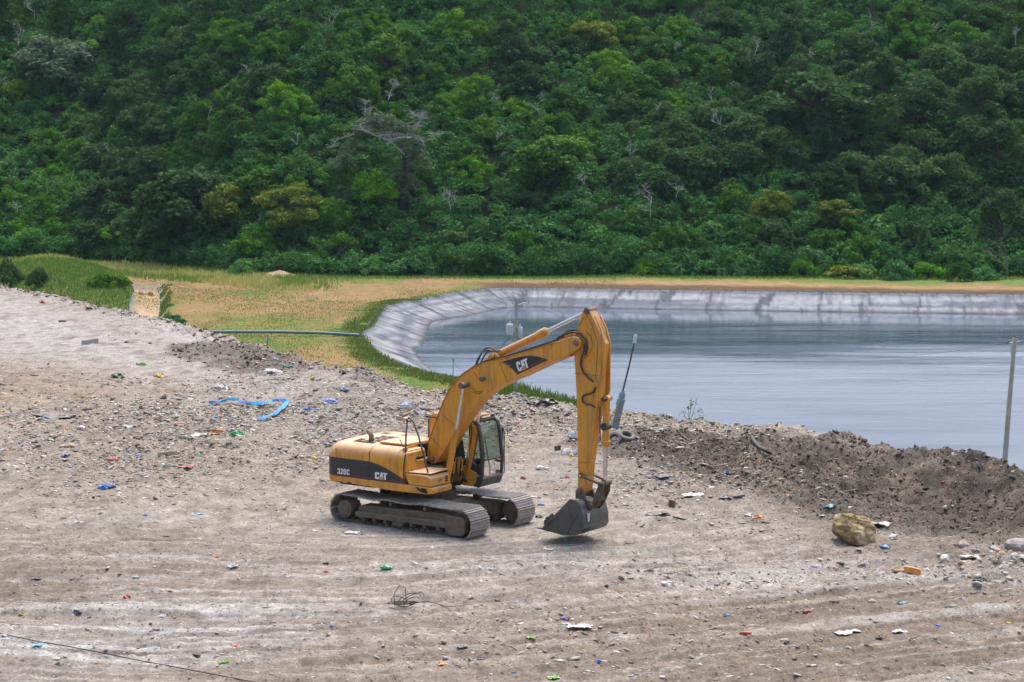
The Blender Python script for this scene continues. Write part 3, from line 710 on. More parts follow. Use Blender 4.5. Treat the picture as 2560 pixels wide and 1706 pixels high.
def digits(txt, x0, z0, w, h, y, name, parent):
    st = w * .27
    G = {"3": [[(0, .8), (.0, .9), (.18, 1), (.82, 1), (1, .88), (1, .58), (.88, .5), (1, .42), (1, .12), (.82, 0), (.18, 0), (0, .1), (0, .28), (.33, .28), (.33, .17), (.67, .17), (.67, .40), (.35, .42), (.35, .58), (.67, .60), (.67, .83), (.33, .83), (.33, .72), (0, .72)]],
         "2": [[(0, .7), (0, .88), (.18, 1), (.82, 1), (1, .88), (1, .55), (.42, .2), (1, .2), (1, 0), (0, 0), (0, .22), (.66, .62), (.66, .83), (.34, .83), (.34, .7)]],
         "0": [[(0, .12), (0, .88), (.18, 1), (.82, 1), (1, .88), (1, .12), (.82, 0), (.5, 0), (.5, .17), (.67, .17), (.67, .83), (.33, .83), (.33, .17), (.5, .17), (.5, 0), (.18, 0)]],
         "C": [[(0, .12), (0, .88), (.18, 1), (.82, 1), (1, .88), (1, .64), (.67, .64), (.67, .82), (.33, .82), (.33, .18), (.67, .18), (.67, .36), (1, .36), (1, .12), (.82, 0), (.18, 0)]]}
    a = MB(); x = x0
    for ch in txt:
        for P in G[ch]: a.sheet([(x + u_ * w, z0 + v_ * h) for u_, v_ in P], y)
        x += w * 1.22
    return a.build(name, WHITE, parent, smooth=False)
digits("320C", -2.12, 1.312, .088, .145, -1.3785, "lettering", housing)
MB().prism([(-1.27, 1.60), (-1.10, 1.60), (-1.10, 1.70), (-1.27, 1.70)], -1.376, -1.37).build("door_latch", BLACKP, housing, .004)
MB().sheet([(-1.25, 1.635), (-1.19, 1.635), (-1.19, 1.68), (-1.25, 1.68)], -1.378).build("latch_recess_shade", DARKIN, housing, smooth=False)  # near-black sheet, the shade of the latch recess as colour
# ---------------- hood top: grilles, exhaust, filler
def topz(y): return float(np.interp(y, [q[0] for q in SEC[1:14]], [q[1] for q in SEC[1:14]]))
gr = MB(); holes = []
for i in range(3):
    for k in range(3):
        x0 = -1.62 + i * .24; y0 = -.80 + k * .26; holes.append((x0, x0 + .19, y0, y0 + .205))
holes += [(-2.05, -1.80, .35, .62), (-1.9, -1.72, -1.0, -.62), (-1.72, -1.20, -1.02, -.88)]
GRM = simple("brown_grille_shadow", (.05, .033, .02), .9, var=.3)  # flat dark quads paint the shade in the grille holes
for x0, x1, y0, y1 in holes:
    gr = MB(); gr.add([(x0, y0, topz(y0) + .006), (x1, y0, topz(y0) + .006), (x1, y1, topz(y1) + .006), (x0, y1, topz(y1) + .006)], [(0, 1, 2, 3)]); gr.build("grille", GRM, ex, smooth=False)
hp = MB()
for x0, x1, y0, y1 in ((-1.68, -.62, -.84, .02), ):
    for yy in (-.825, -.565, -.305, -.045): hp.add([(x0, yy - .014, topz(yy) + .004), (x1, yy - .014, topz(yy) + .004), (x1, yy + .014, topz(yy) + .018), (x0, yy + .014, topz(yy) + .018)], [(0, 1, 2, 3)])
hp.add([(-1.35, .35, topz(.35) + .012), (-.52, .35, topz(.35) + .012), (-.52, 1.05, topz(1.05) + .03), (-1.35, 1.05, topz(1.05) + .03)], [(0, 1, 2, 3)])
hp.build("hood_panel", simple("dusty_brown_hood", (.17, .115, .07), .8, dust=.6), ex, smooth=False)
hd = MB(); hd.box(-1.02, -.125, -.98, .33, 2.172, 2.222); hd.build("hood_cover", YEL, ex, .02)
exh = MB(); exh.tube([(-1.42, -.80, 2.12), (-1.42, -.80, 2.30), (-1.46, -.78, 2.36), (-1.54, -.74, 2.40), (-1.60, -.71, 2.42)], [.075, .07, .068, .065, .062], 14); exh.build("exhaust_pipe", simple("rusty_exhaust", (.16, .10, .06), .85, dust=.5), ex)
fc = MB(); fc.cyl((.0, -1.18, 2.07), (.0, -1.18, 2.17), .07, 14); fc.build("filler_cap", YEL_BARE, ex, .01)
# thin black guard rail with the yellow mirror head, bent over the right front corner
rl = MB(); rl.tube([(.10, -1.30, 2.05), (.055, -1.22, 2.5), (0.0, -1.10, 2.78), (-.02, -1.06, 2.90), (.06, -1.08, 2.945), (.22, -1.12, 2.86), (.42, -1.16, 2.50), (.60, -1.20, 2.05), (.74, -1.24, 1.72), (.86, -1.28, 1.42), (.92, -1.20, 1.15)], .022, 8)
rl.tube([(.0, -1.15, 2.10), (-.10, -1.17, 2.22), (-.17, -1.18, 2.36)], .012, 6)
rlo = rl.build("hand_rail", RUBBER, ex)
MB().prism([(-.16, 2.895), (.0, 2.885), (.02, 2.925), (-.10, 2.955)], -1.16, -1.0).build("mirror_head", YEL_BARE, rlo, .015)
# ---------------- tool box ahead of the door
tb = MB(); tb.prism([(.25, 1.24), (.12, 1.50), (.12, 1.53), (.86, 1.53), (.935, 1.46), (.955, 1.24)], -1.370, -.52)
tbo = tb.build("tool_box", YEL, ex, .03)
MB().box(.125, .86, -1.33, -.55, 1.532, 1.548).build("lid_gap_shade", DARKIN, tbo)  # near-black slab colours in the shade below the lid
li_ = MB(); li_.add([(.10, -1.36, 1.552), (.90, -1.30, 1.562), (.93, -.52, 1.60), (.10, -.52, 1.575), (.10, -1.36, 1.572), (.90, -1.30, 1.58), (.93, -.52, 1.618), (.10, -.52, 1.595)],
         [(3, 2, 1, 0), (4, 5, 6, 7), (0, 1, 5, 4), (1, 2, 6, 5), (2, 3, 7, 6), (3, 0, 4, 7)]); li_.build("lid", YEL, tbo, .006)
v = MB()
for z_ in (1.30, 1.355, 1.41):
    xx = .955 - (z_ - 1.24) * .085 + .012
    v.add([(xx, -.72, z_), (xx, -.62, z_), (xx - .003, -.62, z_ + .042), (xx - .003, -.72, z_ + .042)], [(0, 1, 2, 3)])
v.build("vent", DARKIN, tbo, smooth=False)
v = MB(); v.add([(.962, -1.02, 1.33), (.962, -.86, 1.37), (.958, -.84, 1.40), (.956, -.99, 1.405), (.958, -1.04, 1.37)], [(0, 1, 2, 3, 4)]); v.build("scuff_mark", simple("grey_scuff", (.16, .14, .12), .8), tbo, smooth=False)
st = MB(); st.prism([(.86, 1.05), (.86, 1.22), (.985, 1.215), (1.0, 1.18), (1.0, 1.07)], -1.365, -.50); st.box(.998, 1.012, -.98, -.62, 1.14, 1.18)
st.build("front_step", YEL_BARE, ex, .02)
hw = MB(); hw.ycyl(.76, 1.14, -1.40, -1.37, .055, 16); hw.build("hose_port", DARKIN, ex)
# ---------------- cab on the far (left) side
cab = MB()
def pillar(P, r): cab.tube(P, r, 10)
Y0, Y1 = .44, 1.33
prof = [(1.17, 1.02), (1.30, 1.30), (1.335, 1.78), (1.27, 2.40), (1.20, 2.66), (1.08, 2.76)]
for yy, rr_ in ((Y0, .062), (Y1, .055)): pillar([(x - .02, yy, z) for x, z in prof], rr_)
cab.tube([(1.06, Y0, 2.745), (1.06, Y1, 2.745)], .05, 8)
for yy in (Y0, Y1):
    cab.tube([(1.08, yy, 2.75), (.4, yy, 2.79), (-.40, yy, 2.75)], .05, 8)
    cab.tube([(.30 if yy == Y1 else -.05, yy, 1.2), (.28 if yy == Y1 else -.08, yy, 2.75)], .045, 8)
    cab.tube([(-.42, yy, 1.1), (-.42, yy, 2.72)], .05, 8)
cab.box(1.285, 1.33, Y0, Y1, 1.70, 1.745)                                     # sash between the two front panes
cab.prism([(1.10, 1.01), (1.24, 1.02), (1.335, 1.24), (1.315, 1.285), (1.20, 1.30), (1.0, 1.28), (1.0, 1.05)], Y0 - .03, Y1 + .03)
cab.prism([(.66, 1.50), (1.12, 1.38), (1.24, 1.36), (1.27, 1.60), (1.2, 1.62), (1.10, 1.60), (1.02, 1.66), (.92, 1.74), (.80, 1.62)], Y0 - .015, Y0 + .03)   # dark lower corner of the side window
cabo = cab.build("cab", BLACKP, ex, .006, angle=45)
rf = MB(); secs = []
rf.slab([(-.46, .42), (1.02, .40), (1.12, .50), (1.12, 1.27), (1.02, 1.37), (-.46, 1.36)], 2.785, 2.83); rf.slab([(-.40, .50), (.92, .48), (1.0, .58), (1.0, 1.2), (.92, 1.29), (-.40, 1.28)], 2.83, 2.875)
rf.build("roof", simple("dusty_cab_roof", (.30, .20, .10), .8, dust=.8, dustc=(.36, .26, .16)), cabo, .03)
for yy in (.60, 1.18):
    l = MB(); l.box(1.07, 1.12, yy - .05, yy + .05, 2.80, 2.86); l.tube([(1.10, yy, 2.84), (1.17, yy, 2.86)], .035, 8); l.build("roof_lamp", BLACKP, cabo)
lp = MB(); lp.prism([(.68, 1.02), (.60, 1.46), (.74, 1.56), (.80, 1.50), (1.17, 1.385), (1.14, 1.20), (1.05, 1.02)], .395, .425); lp.build("lower_panel", YEL, cabo, .012)
MB().sheet([(.60, 1.17), (1.12, 1.215), (1.12, 1.222), (.60, 1.178)], .392).build("panel_gap", DARKIN, cabo, smooth=False)
MB().sheet([(.74, 1.12), (.86, 1.125), (.86, 1.165), (.74, 1.16)], .391).build("vent", DARKIN, cabo, smooth=False)
rp = MB(); rp.prism([(-.44, 1.2), (-.44, 2.70), (-.38, 2.82), (-.26, 2.88), (-.12, 2.88), (-.10, 2.7), (-.10, 1.2)], .40, .46); rp.box(-.47, -.43, .46, 1.32, 1.2, 2.7)
rp.prism([(-.44, 1.2), (-.44, 1.62), (1.15, 1.45), (1.15, 1.05), (-.1, 1.05)], 1.33, 1.38)
rp.build("rear_panel", YEL, cabo, .02)
fl = MB(); fl.box(-.42, 1.15, .45, 1.32, 1.08, 1.14); fl.build("floor", DARKIN, cabo)
def pane(name, vs): MB().add(vs, [tuple(range(len(vs)))]).build(name, GLASS, cabo, smooth=False)
pane("windshield", [(1.318, Y0 + .05, 1.745), (1.318, Y1 - .05, 1.745), (1.262, Y1 - .05, 2.36), (1.19, Y1 - .06, 2.66), (1.19, Y0 + .06, 2.66), (1.262, Y0 + .05, 2.36)])
pane("lower_windshield", [(1.297, Y0 + .05, 1.30), (1.297, Y1 - .05, 1.30), (1.318, Y1 - .05, 1.70), (1.318, Y0 + .05, 1.70)])
pane("side_window", [(-.05, Y0, 1.55), (1.0, Y0, 1.66), (1.27, Y0, 1.72), (1.24, Y0, 2.40), (1.08, Y0, 2.72), (-.08, Y0, 2.72)])
pane("rear_window", [(-.42, Y0, 1.6), (-.42, Y1, 1.6), (-.42, Y1, 2.7), (-.42, Y0, 2.7)])
pane("door_window", [(.30, Y1, 1.5), (1.24, Y1, 1.5), (1.24, Y1, 2.4), (1.05, Y1, 2.7), (.30, Y1, 2.72)])
se = MB(); se.box(.15, .68, .66, 1.12, 1.50, 1.62); se.prism([(.12, 1.6), (.28, 1.62), (.20, 2.12), (.06, 2.10)], .66, 1.12); se.prism([(.07, 2.14), (.18, 2.15), (.15, 2.36), (.06, 2.34)], .77, 1.01); se.box(.25, .55, .72, 1.05, 1.14, 1.5)
se.build("seat", SEATM, cabo, .03)
cn = MB(); cn.box(.45, .95, .50, .62, 1.14, 1.66); cn.box(.25, .85, 1.15, 1.27, 1.14, 1.62); cn.tube([(.85, .58, 1.66), (.92, .60, 1.86)], .02, 6); cn.tube([(.8, 1.2, 1.62), (.86, 1.19, 1.82)], .02, 6); cn.box(1.02, 1.12, .7, 1.1, 1.14, 1.35)
cn.build("console", SEATM, cabo, .01)
cr = MB(); cr.tube([(1.30, .80, 1.30), (1.305, .78, 1.5), (1.345, .60, 1.95), (1.29, .575, 2.35)], .012, 6); cr.build("wiper", BLACKP, cabo)
gb = MB(); gb.tube([(1.16, 1.40, 2.52), (1.24, 1.48, 2.50), (1.27, 1.50, 2.36), (1.27, 1.50, 1.30), (1.25, 1.49, 1.25), (1.18, 1.38, 1.25)], .016, 8); gbo = gb.build("grab_rail", BLACKP, cabo)
MB().box(1.20, 1.25, 1.40, 1.50, 2.12, 2.50).build("mirror", BLACKP, cabo, .02)
MB().tube([(1.28, 1.50, 2.5), (1.30, 1.60, 2.46), (1.30, 1.62, 2.26)], .012, 6).build("mirror_bracket", BLACKP, cabo)
# ---------------- boom
YB = .30
TOP = [(.03, 1.92), (.09, 2.22), (.36, 2.83), (.50, 3.15), (.68, 3.49), (.82, 3.70), (1.02, 3.92), (1.22, 4.09), (1.46, 4.24), (1.83, 4.41), (2.40, 4.56), (3.21, 4.80), (4.09, 5.09), (4.38, 5.20), (4.60, 5.255), (4.74, 5.235), (4.83, 5.14), (4.83, 5.03)]
BOT = [(4.70, 4.90), (4.59, 4.84), (3.80, 4.51), (2.91, 4.10), (2.58, 3.97), (2.25, 3.81), (2.01, 3.67), (1.70, 3.45), (1.45, 3.20), (1.17, 2.86), (.86, 2.44), (.64, 2.09), (.42, 1.80), (.30, 1.66), (.16, 1.64), (.06, 1.74)]
bo = MB(); bo.prism(TOP[:12] + [(4.05, 5.075), (4.22, 4.70)] + BOT[2:], -YB + .012, YB - .012)
bo.prism([(4.0, 5.06)] + TOP[12:] + BOT[:2] + [(3.9, 4.55)], -YB, -YB + .07); bo.prism([(4.0, 5.06)] + TOP[12:] + BOT[:2] + [(3.9, 4.55)], YB - .07, YB)
# flanges: thin proud plates along the edges
boom = bo.build("boom", YEL, ex, .012, angle=25)
fl = MB()
for k in range(1, 12):
    (x0, z0), (x1, z1) = TOP[k], TOP[k + 1]
    L = math.hypot(x1 - x0, z1 - z0); nx, nz = -(z1 - z0) / L, (x1 - x0) / L
    fl.prism([(x0, z0), (x1, z1), (x1 + nx * .012, z1 + nz * .012), (x0 + nx * .012, z0 + nz * .012)], -YB - .012, YB + .012)
fl.build("top_plate", YEL_BARE, boom, angle=60)
dt = MB(); DEC = [(2.40, 4.455), (2.60, 4.53), (2.77, 4.585), (2.95, 4.635), (3.12, 4.67), (3.30, 4.69), (3.45, 4.693), (3.60, 4.68), (3.87, 4.625), (3.55, 4.475), (3.2, 4.315), (2.92, 4.18), (2.83, 4.27), (2.74, 4.345), (2.70, 4.33), (2.66, 4.385), (2.72, 4.41), (2.60, 4.405), (2.55, 4.43), (2.60, 4.45)]
dt.sheet(DEC, -YB + .012 - .004); dto = dt.build("decal", DECAL, boom, smooth=False)
MB().sheet([(2.89, 4.205), (3.77, 4.645), (3.74, 4.655), (2.87, 4.222)], -YB + .012 - .0065).build("red_line", REDL, dto, smooth=False)
C_letters(2.955, 4.265, .36, .245, -YB + .012 - .004, "lettering", dto, R_(21))
pn = MB(); pn.ycyl(4.71, 5.105, -YB - .05, YB + .05, .075, 20); pn.ycyl(4.71, 5.105, -YB - .065, -YB - .04, .045, 12); pn.build("pin", DIRTST, boom, .006)
pn = MB(); pn.ycyl(1.36, 3.82, -.56, .56, .065, 18); pn.ycyl(1.36, 3.82, -.60, -.50, .085, 18); pn.build("pin", DIRTST, boom, .006)
MB().ycyl(.22, 1.78, -.44, .44, .075, 18).build("pin", DIRTST, boom, .006)
wl = MB(); wl.box(1.78, 1.90, -YB - .07, -YB + .02, 3.95, 4.06); wl.cyl((1.86, -YB - .03, 4.0), (1.93, -YB - .05, 4.02), .05, 12); wl.build("work_lamp", DIRTST, boom, .01)
WELD = simple("dark_weld", (.07, .035, .01), .8)
for P in ([(1.55, 4.16), (1.65, 4.06), (1.70, 3.99), (1.78, 3.96)], [(1.50, 3.72), (1.62, 3.67), (1.75, 3.66), (1.86, 3.70)], [(1.52, 3.65), (1.64, 3.61), (1.72, 3.61), (1.80, 3.64)]):
    MB().tube([(x, -YB + .012, z) for x, z in P], .007, 5).build("dirt_streak", WELD, boom)
for x0, z0, x1, z1 in ((2.34, 4.53, 2.60, 3.985), (3.96, 5.03, 4.06, 4.64), (.17, 2.34, .55, 2.03), (.50, 3.0, .98, 2.7)):
    MB().tube([(x0, -YB + .012, z0), (x1, -YB + .012, z1)], .006, 4).build("weld_line", WELD, boom)
lug = MB(); 
for s in (-.16, .11): lug.prism([(1.72, 4.36), (1.90, 4.56), (2.02, 4.68), (2.14, 4.68), (2.32, 4.55)], s, s + .05)
lug.ycyl(2.07, 4.60, -.20, .20, .05, 14); lug.build("cylinder_bracket", YEL_BARE, boom, .01)
hs = MB()
for y_, dz in ((-.14, 0), (-.05, .06), (.06, -.02)):
    hs.tube([(1.36, y_, 4.17), (1.50, y_, 4.32 + dz), (1.60, y_, 4.52 + dz), (1.74, y_, 4.69 + dz), (1.90, y_, 4.74 + dz), (2.08, y_ * .8, 4.70 + dz * .5), (2.26, y_ * .5, 4.74)], .021, 8)
for y_ in (-.22, -.16, .16, .22): hs.tube([(.62, y_, 3.45), (.86, y_, 3.80), (1.12, y_, 4.06), (1.5, y_, 4.30), (1.9, y_, 4.48), (2.5, y_, 4.635), (3.2, y_, 4.85), (4.0, y_, 5.12), (4.3, y_, 5.24)], .017, 6)
for y_, k in ((-.20, 0), (-.12, .05), (.12, .0)):
    hs.tube([(4.05, y_, 5.16), (4.3, y_, 5.30 + k), (4.55, y_, 5.36 + k), (4.76, y_, 5.32 + k), (4.92, y_, 5.18 + k * .6), (4.96, y_, 4.98), (4.90, y_, 4.8)], .026, 8)
hs.build("hose", RUBBER, boom)
cl = MB(); cl.prism([(4.10, 5.12), (4.12, 5.23), (4.48, 5.34), (4.5, 5.25)], -.2, .2); cl.build("hose_clamp", YEL_BARE, boom, .01)
# ---------------- cylinders
def cyl_unit(name, a, b, split, r, rr_, y, parent, headlen=.16, m=YEL_BARE):
    A = Vector((a[0], y, a[1])); B = Vector((b[0], y, b[1])); D = (B - A); Ln = D.length; D.normalize(); S = A + D * split
    c = MB(); c.cyl(A + D * .06, S, r, 20); c.cyl(S - D * headlen, S + D * .02, r * 1.22, 20); c.cyl(S + D * .02, S + D * .05, r * .95, 16); c.ycyl(a[0], a[1], y - r * .9, y + r * .9, r * 1.05, 16)
    for q in (.3, .62):
        P = A + D * split * q; c.cyl(P - D * .02, P + D * .02, r * 1.08, 18)
    o = c.build(name, m, parent, .006, angle=40)
    d_ = MB(); d_.cyl(S, B - D * .05, rr_, 18); d_.build("rod", CHROME, o)
    e = MB(); e.ycyl(b[0], b[1], y - r * .75, y + r * .75, r * .95, 18); e.build("rod_eye", DIRTST, o)
    return o
for y_ in (-.47, .47):
    co = cyl_unit("boom_cylinder", (.80, 1.16), (1.36, 3.82), 1.50, .083, .048, y_, ex)
    p = MB(); p.tube([(.86, y_ - .05, 1.45), (.92, y_ - .095, 1.8), (1.08, y_ - .09, 2.55)], .013, 6) if y_ < 0 else p.tube([(.80, y_ - .09, 1.5), (.98, y_ - .09, 2.5)], .013, 6); p.build("pipe", YEL_BARE, co)
gp = MB()
for i, (y_, x_) in enumerate(((-.30, .62), (-.24, .66), (.16, .55), (.22, .6))):
    gp.tube([(x_ + .15, y_, 1.15), (x_ + .20, y_, 1.5), (x_ + .22, y_, 1.72), (x_ + .17, y_, 1.80), (x_ + .10, y_, 1.76), (x_ + .06, y_, 1.5), (x_ + .02, y_, 1.2)], .021, 8)
gp.build("hydraulic_pipe", YEL_BARE, ex)
gh = MB()
for i, y_ in enumerate((-.27, -.20, -.05, .10, .19)):
    gh.tube([(.85, y_, 1.45), (.90, y_ + .02, 1.25), (.78, y_, 1.08), (.5, y_ * .6, 1.10)], .024, 8)
gh.tube([(.3, -.2, 1.3), (.5, -.15, 1.5), (.62, -.1, 1.35)], .03, 8); gh.build("hose", RUBBER, ex)
cyl_unit("stick_cylinder", (2.07, 4.60), (4.86, 5.875), 1.68, .095, .052, 0, ex, .22, YEL)
# ---------------- stick
SN = [(4.90, 5.98), (4.80, 5.90), (4.735, 5.70), (4.66, 5.48), (4.58, 5.25), (4.55, 4.84), (4.60, 4.2), (4.64, 3.57), (4.665, 2.6), (4.68, 1.9), (4.675, 1.42), (4.70, 1.26), (4.80, 1.25), (4.905, 1.36), (4.93, 1.50), (5.0, 2.13), (5.10, 2.72), (5.27, 3.74), (5.36, 4.45), (5.43, 5.10), (5.29, 5.40), (5.08, 5.76), (5.0, 5.93)]
YS = .165
s_m = MB(); s_m.prism(SN, -YS, YS)
stick = s_m.build("stick", YEL_BARE, ex, .012, angle=25)
bk = MB()
for sy in (-1, 1):
    y_a, y_b = (sy * .10, sy * .15) if sy > 0 else (sy * .15, sy * .10)
    bk.prism([(5.44, 5.12), (5.44, 3.9), (5.36, 3.66), (5.25, 3.66), (5.36, 4.45), (5.42, 5.06), (5.30, 5.44), (5.12, 5.78), (5.16, 5.79), (5.34, 5.46)], y_a, y_b)
bk.build("back_rib", YEL, stick, .008)
pb = MB(); pb.ycyl(4.93, 5.90, -.19, .19, .085, 18); pb.ycyl(4.93, 5.90, -.205, -.185, .05, 12); pb.build("pin", DIRTST, stick, .008)
cx, cz, rr_ = 4.72, 5.07, .37; yw = -YS - .001
for W in ([(cx + rr_ * math.cos(a), cz + rr_ * math.sin(a)) for a in np.linspace(R_(-68), R_(62), 20)], [(4.70, 5.52), (4.84, 5.72), (4.97, 5.78)], [(5.0, 5.72), (5.14, 5.42), (5.26, 5.1), (5.21, 4.4), (5.12, 3.7)], [(4.58, 4.32), (5.30, 4.30)], [(4.66, 2.05), (4.98, 2.09)]):
    MB().tube([(x, yw, z) for x, z in W], .006, 4).build("weld_line", WELD, stick)
hz = MB()
hz.tube([(4.92, -.23, 5.08), (4.88, -.235, 4.9), (4.80, -.22, 4.7), (4.78, -.21, 4.52), (4.86, -.20, 4.35), (5.02, -.20, 4.22), (5.16, -.20, 4.14), (5.24, -.2, 4.10)], .024, 8)
hz.tube([(5.22, -.2, 4.05), (5.16, -.2, 3.90), (5.02, -.2, 3.83), (4.88, -.2, 3.80), (4.82, -.2, 3.72), (4.84, -.2, 3.61), (4.95, -.2, 3.56), (5.08, -.2, 3.57), (5.20, -.16, 3.50)], .022, 8)
hz.build("hose", RUBBER, stick)
br = MB(); br.box(5.17, 5.28, -.22, -.165, 4.02, 4.16); br.box(5.20, 5.26, -.24, -.2, 4.10, 4.2); br.build("hose_bracket", YEL_BARE, stick, .006)
bc = cyl_unit("bucket_cylinder", (5.42, 3.72), (5.375, 1.60), 1.16, .088, .05, 0.0, ex, .10)
ct = MB(); ct.tube([(5.29, -.11, 3.52), (5.30, -.12, 3.0), (5.31, -.115, 2.66)], .015, 6); ct.ycyl(5.405, 3.02, -.10, .10, .10, 16); ct.ycyl(5.42, 3.72, -.19, .19, .055, 14); ct.build("pipe", RUBBER, bc)
# ---------------- linkage
for sy in (-1, 1):
    l = MB(); y_ = sy * .215
    a, b = Vector((4.80, y_, 1.755)), Vector((5.38, y_, 1.585)); l.tube([a, a + (b - a) * .15, a + (b - a) * .85, b], [.045, .035, .035, .045], 8)
    l.ycyl(4.80, 1.755, y_ - .03, y_ + .03, .07, 16); l.ycyl(5.38, 1.585, y_ - .03, y_ + .03, .068, 16)
    lo = l.build("link_arm", BUCKRUST, ex, .006)
    if sy < 0: MB().ycyl(4.80, 1.755, y_ - .05, y_ - .02, .03, 12).build("pin", CHROME, lo)
pl = MB()
for sy in (-1, 1): pl.prism([(5.31, 1.60), (5.36, 1.66), (5.45, 1.60), (5.42, 1.36), (5.24, 1.0), (5.14, .97), (5.10, 1.05), (5.18, 1.30)], sy * .15 - .03, sy * .15 + .03)
pl.box(5.2, 5.32, -.13, .13, 1.15, 1.35); pl.ycyl(5.38, 1.60, -.27, .27, .05, 16); pl.build("power_link", BUCKRUST, ex, .008)
# ---------------- bucket
YK = .58
SIDE = [(4.775, 1.20), (4.88, 1.19), (4.99, 1.10), (5.06, .95), (5.12, .76), (5.13, .58), (5.08, .43), (4.95, .34), (4.75, .30), (4.52, .285), (4.30, .30), (4.14, .36), (3.96, .39), (4.30, .72)]
bk_ = MB(); outer = SIDE[1:11] + [(4.14, .335), (3.93, .36)]
def inset(P, d):
    out = []
    for i, p in enumerate(P):
        a = P[max(i - 1, 0)]; b = P[min(i + 1, len(P) - 1)]; dx, dz = b[0] - a[0], b[1] - a[1]; L = math.hypot(dx, dz); out.append((p[0] + dz / L * -d * -1 * -1, p[1] - dx / L * -d))
    return out
inn = [(4.79, 1.15)] + [(x + (4.62 - x) * .055, z + (.72 - z) * .07) for x, z in outer[1:]]
bk_.prism(outer + inn[::-1], -YK + .03, YK - .03)
for sy in (-1, 1): bk_.prism(SIDE, min(sy * YK, sy * (YK - .03)), max(sy * YK, sy * (YK - .03)))
buck = bk_.build("bucket", BUCKST, ex, .006, angle=30)
r = MB()
for sy in (-1, 1):
    y_ = sy * (YK + .012); a, b = min(y_, sy * YK), max(y_, sy * YK)
    r.prism([(4.995, 1.0), (5.03, .97), (4.62, .29), (4.55, .29)], a, b)            # stiffener across the side plate
    r.prism([(4.70, 1.19), (4.77, 1.21), (4.82, 1.18), (4.28, .70), (3.95, .37), (3.91, .40)], a, b)
r.prism([(5.125, .62), (5.14, .5), (5.05, .37), (4.9, .305), (4.5, .255), (4.1, .31), (4.1, .33), (4.55, .283), (4.95, .338), (5.08, .43), (5.127, .58)], -YK, YK)
r.build("wear_plate", BUCKST, buck, .004)
for sy in (-1, 1):
    y_ = sy * (YK + .03); c = MB(); c.prism([(4.20, .80), (4.30, .72), (4.02, .44), (3.94, .46), (3.95, .58)], min(y_, sy * YK), max(y_, sy * YK)); c.prism([(4.06, .61), (4.12, .67), (4.06, .71), (4.0, .65)], min(y_ + sy * .02, y_), max(y_ + sy * .02, y_)); c.build("side_cutter", BUCKST, buck, .006)
for k in range(5):
    y_ = -.52 + k * .26; t = MB()
    t.add([(4.06, y_ - .06, .30), (4.06, y_ + .06, .30), (4.06, y_ + .06, .41), (4.06, y_ - .06, .41), (3.70, y_ - .035, .345), (3.70, y_ + .035, .345), (3.70, y_ + .035, .36), (3.70, y_ - .035, .36)],
          [(0, 1, 2, 3), (7, 6, 5, 4), (0, 4, 5, 1), (1, 5, 6, 2), (2, 6, 7, 3), (3, 7, 4, 0)]); t.build("tooth", BUCKST, buck, .008)
ea = MB()
for sy in (-1, 1):
    y_ = sy * .22; ea.prism([(4.66, 1.14), (4.66, 1.34), (4.72, 1.44), (4.80, 1.44), (4.90, 1.34), (4.96, 1.16), (5.14, 1.14), (5.18, 1.06), (5.15, .94), (5.08, .88), (5.0, .98), (4.86, 1.16), (4.76, 1.16)], y_ - .035, y_ + .035)
ea.ycyl(4.775, 1.345, -.30, .30, .07, 18); ea.ycyl(5.11, 1.03, -.30, .30, .07, 18); ea.build("bucket_ear", BUCKRUST, buck, .01)
sc_ = MB()
sc_.add([(5.143, -.46, .86), (5.148, -.34, .86), (5.155, -.35, .66), (5.15, -.43, .64)], [(0, 1, 2, 3)]); sc_.build("paint_mark", simple("white_paint_mark", (.5, .5, .48), .8), buck, smooth=False)
# ================================================================== FOREST
def leafmat(name, c, c2, tint=.48, trans=.28):
    """leaf colours differ from leaf to leaf (face attribute) and from tree to tree (object random)"""
    m, nt, b = mat(name); nt.nodes.remove(b); o = nt.nodes["Material Output"]
    at = nd(nt, "ShaderNodeAttribute", attribute_name="Col"); oi = nd(nt, "ShaderNodeObjectInfo")
    sp = nd(nt, "ShaderNodeSeparateColor"); nt.links.new(at.outputs["Color"], sp.inputs[0])
    col = mix(nt, sp.outputs[0], c, c2)
    r = ramp(nt, oi.outputs["Random"], [(0, (1 - tint, 1 - tint * .7, 1 - tint)), (.5, (1, 1, 1)), (1, (1 + tint, 1 + tint * .7, 1 - tint * .2))])
    col = mix(nt, 1.0, col, r.outputs[0], "MULTIPLY")
    d = nd(nt, "ShaderNodeBsdfDiffuse"); t = nd(nt, "ShaderNodeBsdfTranslucent"); nt.links.new(col, d.inputs[0])
    nt.links.new(mix(nt, .5, col, (.09, .16, .02), "MIX"), t.inputs[0])
    g = nd(nt, "ShaderNodeBsdfGlossy"); g.inputs["Roughness"].default_value = .45; g.inputs[0].default_value = (.5, .55, .55, 1)
    a = nd(nt, "ShaderNodeMixShader"); a.inputs[0].default_value = trans; nt.links.new(d.outputs[0], a.inputs[1]); nt.links.new(t.outputs[0], a.inputs[2])
    f = nd(nt, "ShaderNodeMixShader"); f.inputs[0].default_value = .012; nt.links.new(a.outputs[0], f.inputs[1]); nt.links.new(g.outputs[0], f.inputs[2])
    nt.links.new(f.outputs[0], o.inputs[0]); return m
